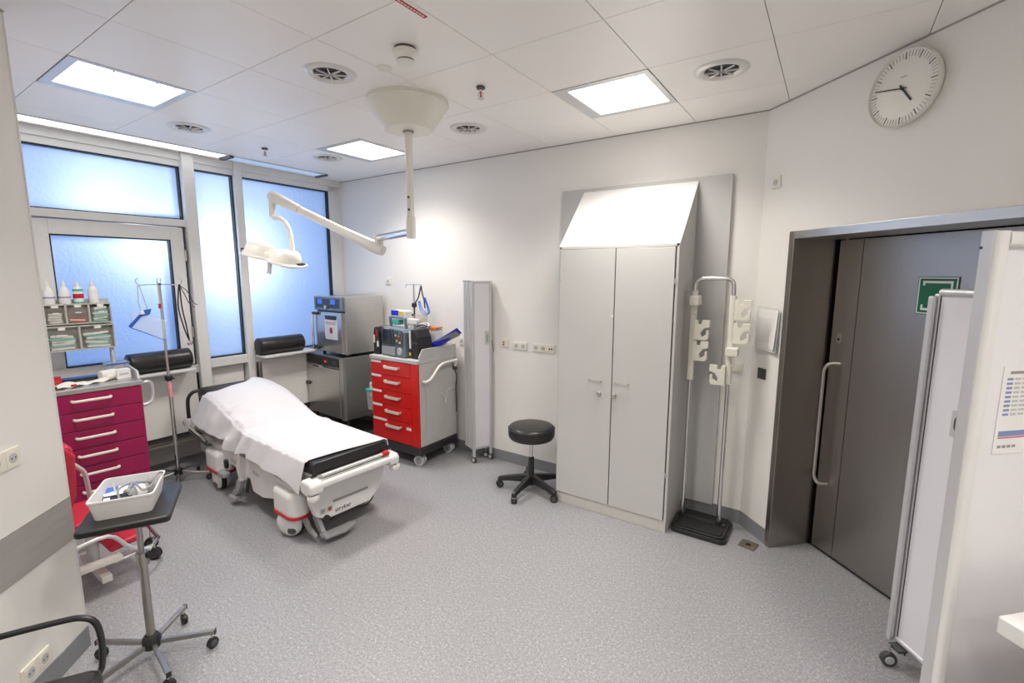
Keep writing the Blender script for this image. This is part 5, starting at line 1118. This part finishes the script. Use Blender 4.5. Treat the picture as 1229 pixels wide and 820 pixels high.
t = thing('inflation_bulb', 'black inflation bulb with valve in the right of the basket', 'bulb', inb(0.05, 0.085, 0.04), math.radians(61)); MB().lathe([(0.0, -0.045), (0.016, -0.04), (0.028, -0.015), (0.028, 0.015), (0.016, 0.04), (0, 0.045)], 18, rotx(1.2)).build('bulb', blackM, t, smooth=True); MB().cyl((0, 0.04, 0.015), (0, 0.065, 0.022), 0.007, n=10).build('valve', chromeM, t)
t = thing('blue_cuff', 'bright blue folded cuff at the back of the basket', 'cuff', inb(-0.045, 0.095, 0.02), math.radians(61+90)); MB().rbox(-0.02, 0.035, -0.085, 0.07, 0, 0.03, 0.01, M=roty(-0.3)).build('fabric', blueM, t, bevel=0.006); MB().box(-0.02, 0.03, -0.02, 0.02, 0.0305, 0.032, roty(-0.3)).build('patch', whiteM, t)
t = thing('white_packet', 'white folded packet in the middle of the basket', 'packet', inb(-0.05, 0.025, 0.012), math.radians(61+30)); MB().rbox(-0.045, 0.045, -0.055, 0.055, 0, 0.035, 0.008, M=rotx(0.15)).build('pack', paperM, t, bevel=0.004); MB().cyl((0.0, 0.03, 0.04), (0.0, 0.04, 0.085), 0.004, n=8).build('cream_stick', creamM, t)

# ================================================================== RED TREATMENT CHAIR (behind the left wall edge)
ch = thing('red_treatment_chair', 'red padded wheeled treatment chair half hidden behind the left wall', 'chair', (-3.66, 0.825, 0))
MB().prism([(-0.27, 0.40), (-0.20, 0.40), (-0.10, 0.62), (-0.085, 0.86), (-0.12, 0.92), (-0.19, 0.93), (-0.235, 0.88), (-0.24, 0.62)], -0.17, 0.19, 'x').build('backrest', redV, ch, bevel=0.02, seg=3)
MB().rbox(-0.16, 0.18, -0.23, -0.09, 0.82, 0.93, 0.04, 'x').build('head_pad', redV, ch, bevel=0.02, seg=3)
MB().rbox(-0.17, 0.19, -0.16, 0.10, 0.38, 0.46, 0.03).build('seat', redV, ch, bevel=0.018, seg=3)
MB().prism([(0.02, 0.205), (0.19, 0.225), (0.18, 0.265), (0.0, 0.245)], -0.10, 0.17, 'x').build('foot_pad', redV, ch, bevel=0.012)
for xx in (0.215, -0.195):
    if xx < 0: MB().tube(smoothpath([(xx, -0.13, 0.76), (xx, -0.06, 0.735), (xx, 0.0, 0.67), (xx, 0.03, 0.60), (xx, 0.04, 0.36)], 4), 0.013, 8).build('arm_tube', alumM, ch, smooth=True)
    MB().tube(smoothpath([(xx, -0.20, 0.32), (xx, 0.0, 0.34), (xx, 0.10, 0.22), (xx, 0.20, 0.16)], 4), 0.012, 8).build('frame_tube', alumM, ch, smooth=True)
MB().box(0.10, 0.16, -0.30, 0.06, 0.165, 0.195, T(0.06, 0, 0)).build('side_beam', creamL, ch, bevel=0.004); MB().box(-0.19, -0.13, -0.30, 0.02, 0.14, 0.17).build('side_beam', creamL, ch, bevel=0.004)
MB().tube([(0.19, 0.02, 0.155), (0.19, 0.22, 0.165), (0.12, 0.275, 0.165), (-0.12, 0.295, 0.165), (-0.16, 0.24, 0.165), (-0.16, 0.02, 0.155)], 0.011, 8).build('foot_loop', chromeM, ch, smooth=True)
MB().box(-0.19, 0.22, -0.05, 0.0, 0.06, 0.10).build('cross_beam', creamL, ch, bevel=0.004); MB().tube([(0.02, -0.03, 0.08), (0.02, -0.03, 0.38)], 0.03, 12).build('column', alumM, ch, smooth=True)
for xx, yy in ((-0.19, -0.22), (0.21, -0.22), (-0.10, 0.30), (0.06, 0.265)): castor(ch, xx, yy, 0.04, 0.8, blackP, darkG, 0.15)

# ================================================================== ARMCHAIR (lower left corner)
fx = math.atan2(0.20, 0.13)-PI/2
ac = thing('black_armchair', 'black armchair with looped armrest at the lower left corner', 'armchair', (-2.005, 0.115, 0), fx)
MB().rbox(-0.235, 0.23, -0.24, 0.245, 0.42, 0.485, 0.05).build('seat', vinylB, ac, bevel=0.02, seg=3)
MB().prism([(-0.27, 0.50), (-0.23, 0.50), (-0.25, 0.95), (-0.30, 0.95)], -0.22, 0.22, 'x').build('backrest', vinylB, ac, bevel=0.015, seg=3)
for s in (-1, 1):
    x = s*0.275
    MB().tube(smoothpath([(x, -0.27, 0.632), (x, -0.10, 0.652), (x, 0.12, 0.664), (x, 0.185, 0.656), (x, 0.215, 0.625), (x, 0.224, 0.55), (x, 0.215, 0.45), (x*0.9, 0.20, 0.43)], 5), 0.0105, 10).build('armrest', blackP, ac, smooth=True)
    for yy in (-0.20, 0.20): MB().tube([(s*0.22, yy, 0.41), (s*0.24, yy*1.12, 0.0)], 0.012, 8).build('leg', blackP, ac, smooth=True)
    MB().tube([(x, -0.27, 0.655), (s*0.22, -0.25, 0.60), (s*0.21, -0.25, 0.42)], 0.014, 8).build('arm_post', blackP, ac, smooth=True)

# ================================================================== RIGHT SIDE: PRIVACY SCREEN, PARTITION, COUNTER
d0 = Vector((0.383, 2.80, 0)); rzs = math.atan2(-0.80, 0.60)
ps = thing('privacy_screen', 'white wheeled privacy screen with aluminium frame in front of the steel door', 'privacy screen', d0, rzs)
L_ = 0.36; H0_, H1_ = 0.115, 1.822
MB().box(0.0, 0.024, -0.036, -0.014, 0.11, H1_-0.03).box(0.0, 0.03, -0.008, 0.012, H0_, H1_-0.02).build('left_post', alumM, ps, bevel=0.006)
MB().box(L_-0.03, L_, -0.012, 0.012, H0_, H1_).build('right_post', alumM, ps, bevel=0.006)
MB().cyl((0.03, 0, H1_-0.014), (L_-0.03, 0, H1_-0.014), 0.017, n=14).build('top_rail', alumM, ps, smooth=True)
MB().cyl((0.03, 0, H0_+0.012), (L_-0.03, 0, H0_+0.012), 0.014, n=14).build('bottom_rail', alumM, ps, smooth=True)
MB().box(0.034, L_-0.03, -0.004, 0.004, H0_+0.02, H1_-0.025).build('white_panel', screenM, ps)
MB().box(0.030, 0.034, -0.006, 0.006, H0_+0.02, H1_-0.025).build('dark_seam', darkG, ps)
hp = MB().rbox(0.155, 0.235, -0.014, -0.004, 1.20, 1.315, 0.006, 'y').build('handle_plate', lgreyM, ps, bevel=0.002)
MB().rbox(0.17, 0.22, -0.0155, -0.014, 1.225, 1.295, 0.022, 'y').build('finger_recess', darkG, hp)
castor(ps, 0.045, -0.05, 0.034, 1.3, darkG, lgreyM, 0.11); castor(ps, L_-0.05, 0.0, 0.034, 1.3, darkG, lgreyM, 0.12)
MB().cyl((0.075, 0, 0.075), (0.075, 0, H0_), 0.004, n=8).build('castor_pin', blackP, ps)
MB().box(0.03, 0.09, -0.045, 0.0, 0.098, 0.11).build('castor_bracket', darkG, ps)
# fixed partition, runs from its free edge to the door wall along N
PA, PN0 = 1.275, 1.845
pt = thing('partition_panel', 'tall white partition panel with rounded aluminium frame at the right edge', 'partition', DW(PA, PN0), math.atan2(NV.y, NV.x))
PH = 2.03; PLEN = CD_-PN0-0.002
b = MB(); prof = [(-0.004, -0.018), (0.030, -0.018), (0.044, -0.012), (0.050, 0.0), (0.050, 0.022), (-0.004, 0.022)]
MB().box(0.0, 0.028, -0.014, 0.024, 0.0, PH).build('edge_cap', alumM, pt, bevel=0.003)
MB().rbox(0.002, 0.05, -0.032, 0.0, 0.0, PH-0.002, 0.015).build('edge_post', whiteM, pt, smooth=True, ang=40)
MB().rbox(0.05, PLEN, -0.03, 0.012, PH-0.052, PH-0.002, 0.015, 'x').build('top_rail', whiteM, pt, smooth=True, ang=40)
MB().box(0.04, PLEN, -0.006, 0.03, 0.02, PH-0.045).build('white_panel', partM, pt)
MB().cyl((-0.002, 0.02, PH-0.055), (0.0005, 0.02, PH-0.055), 0.005, n=10).build('screw', darkG, pt)
no = thing('duty_notice', 'white printed table sheet stuck on the partition panel', 'notice', DW(PA, PN0), math.atan2(NV.y, NV.x))
nx0, nz0, nx1, nz1 = 0.135, 1.25, 0.375, 1.57
MB().box(nx0, nx1, -0.0085, -0.0065, nz0, nz1).build('sheet', paperM, no)
for r_ in range(9):
    for c_ in range(6):
        MB().box(nx0+0.02+c_*0.034, nx0+0.046+c_*0.034, -0.0092, -0.0085, nz1-0.05-r_*0.016, nz1-0.042-r_*0.016).build('table_cell', inkB if c_ == 0 else lgreyM, no)
MB().box(nx0+0.015, nx1-0.015, -0.0092, -0.0085, nz0+0.065, nz0+0.085).build('blue_bar', inkB, no); MB().box(nx0+0.015, nx1-0.015, -0.0092, -0.0085, nz0+0.058, nz0+0.062).build('red_rule', inkR, no)
for q in range(4): MB().box(nx0+0.018+q*0.022, nx0+0.034+q*0.022, -0.0092, -0.0085, nz0+0.022, nz0+0.032).build('footer_mark', inkM, no)
MB().box(nx0+0.03, nx1-0.03, -0.0092, -0.0085, nz1-0.028, nz1-0.018).build('heading', inkM, no)
ct = thing('white_counter', 'white counter top corner at the lower right edge', 'counter', DW(1.115, 1.872), math.atan2(NV.y, NV.x))
CL2 = CD_-1.872-0.004
MB().rbox(0.0, CL2, -1.6, 0.0, 0.69, 0.752, 0.01).build('worktop', whiteM, ct, bevel=0.006, seg=3)
for yy in (-1.5, -0.12): MB().box(CL2-0.06, CL2-0.02, yy, yy+0.04, 0, 0.69).build('leg', alumM, ct); MB().box(0.10, 0.14, yy, yy+0.04, 0, 0.69).build('leg', alumM, ct)
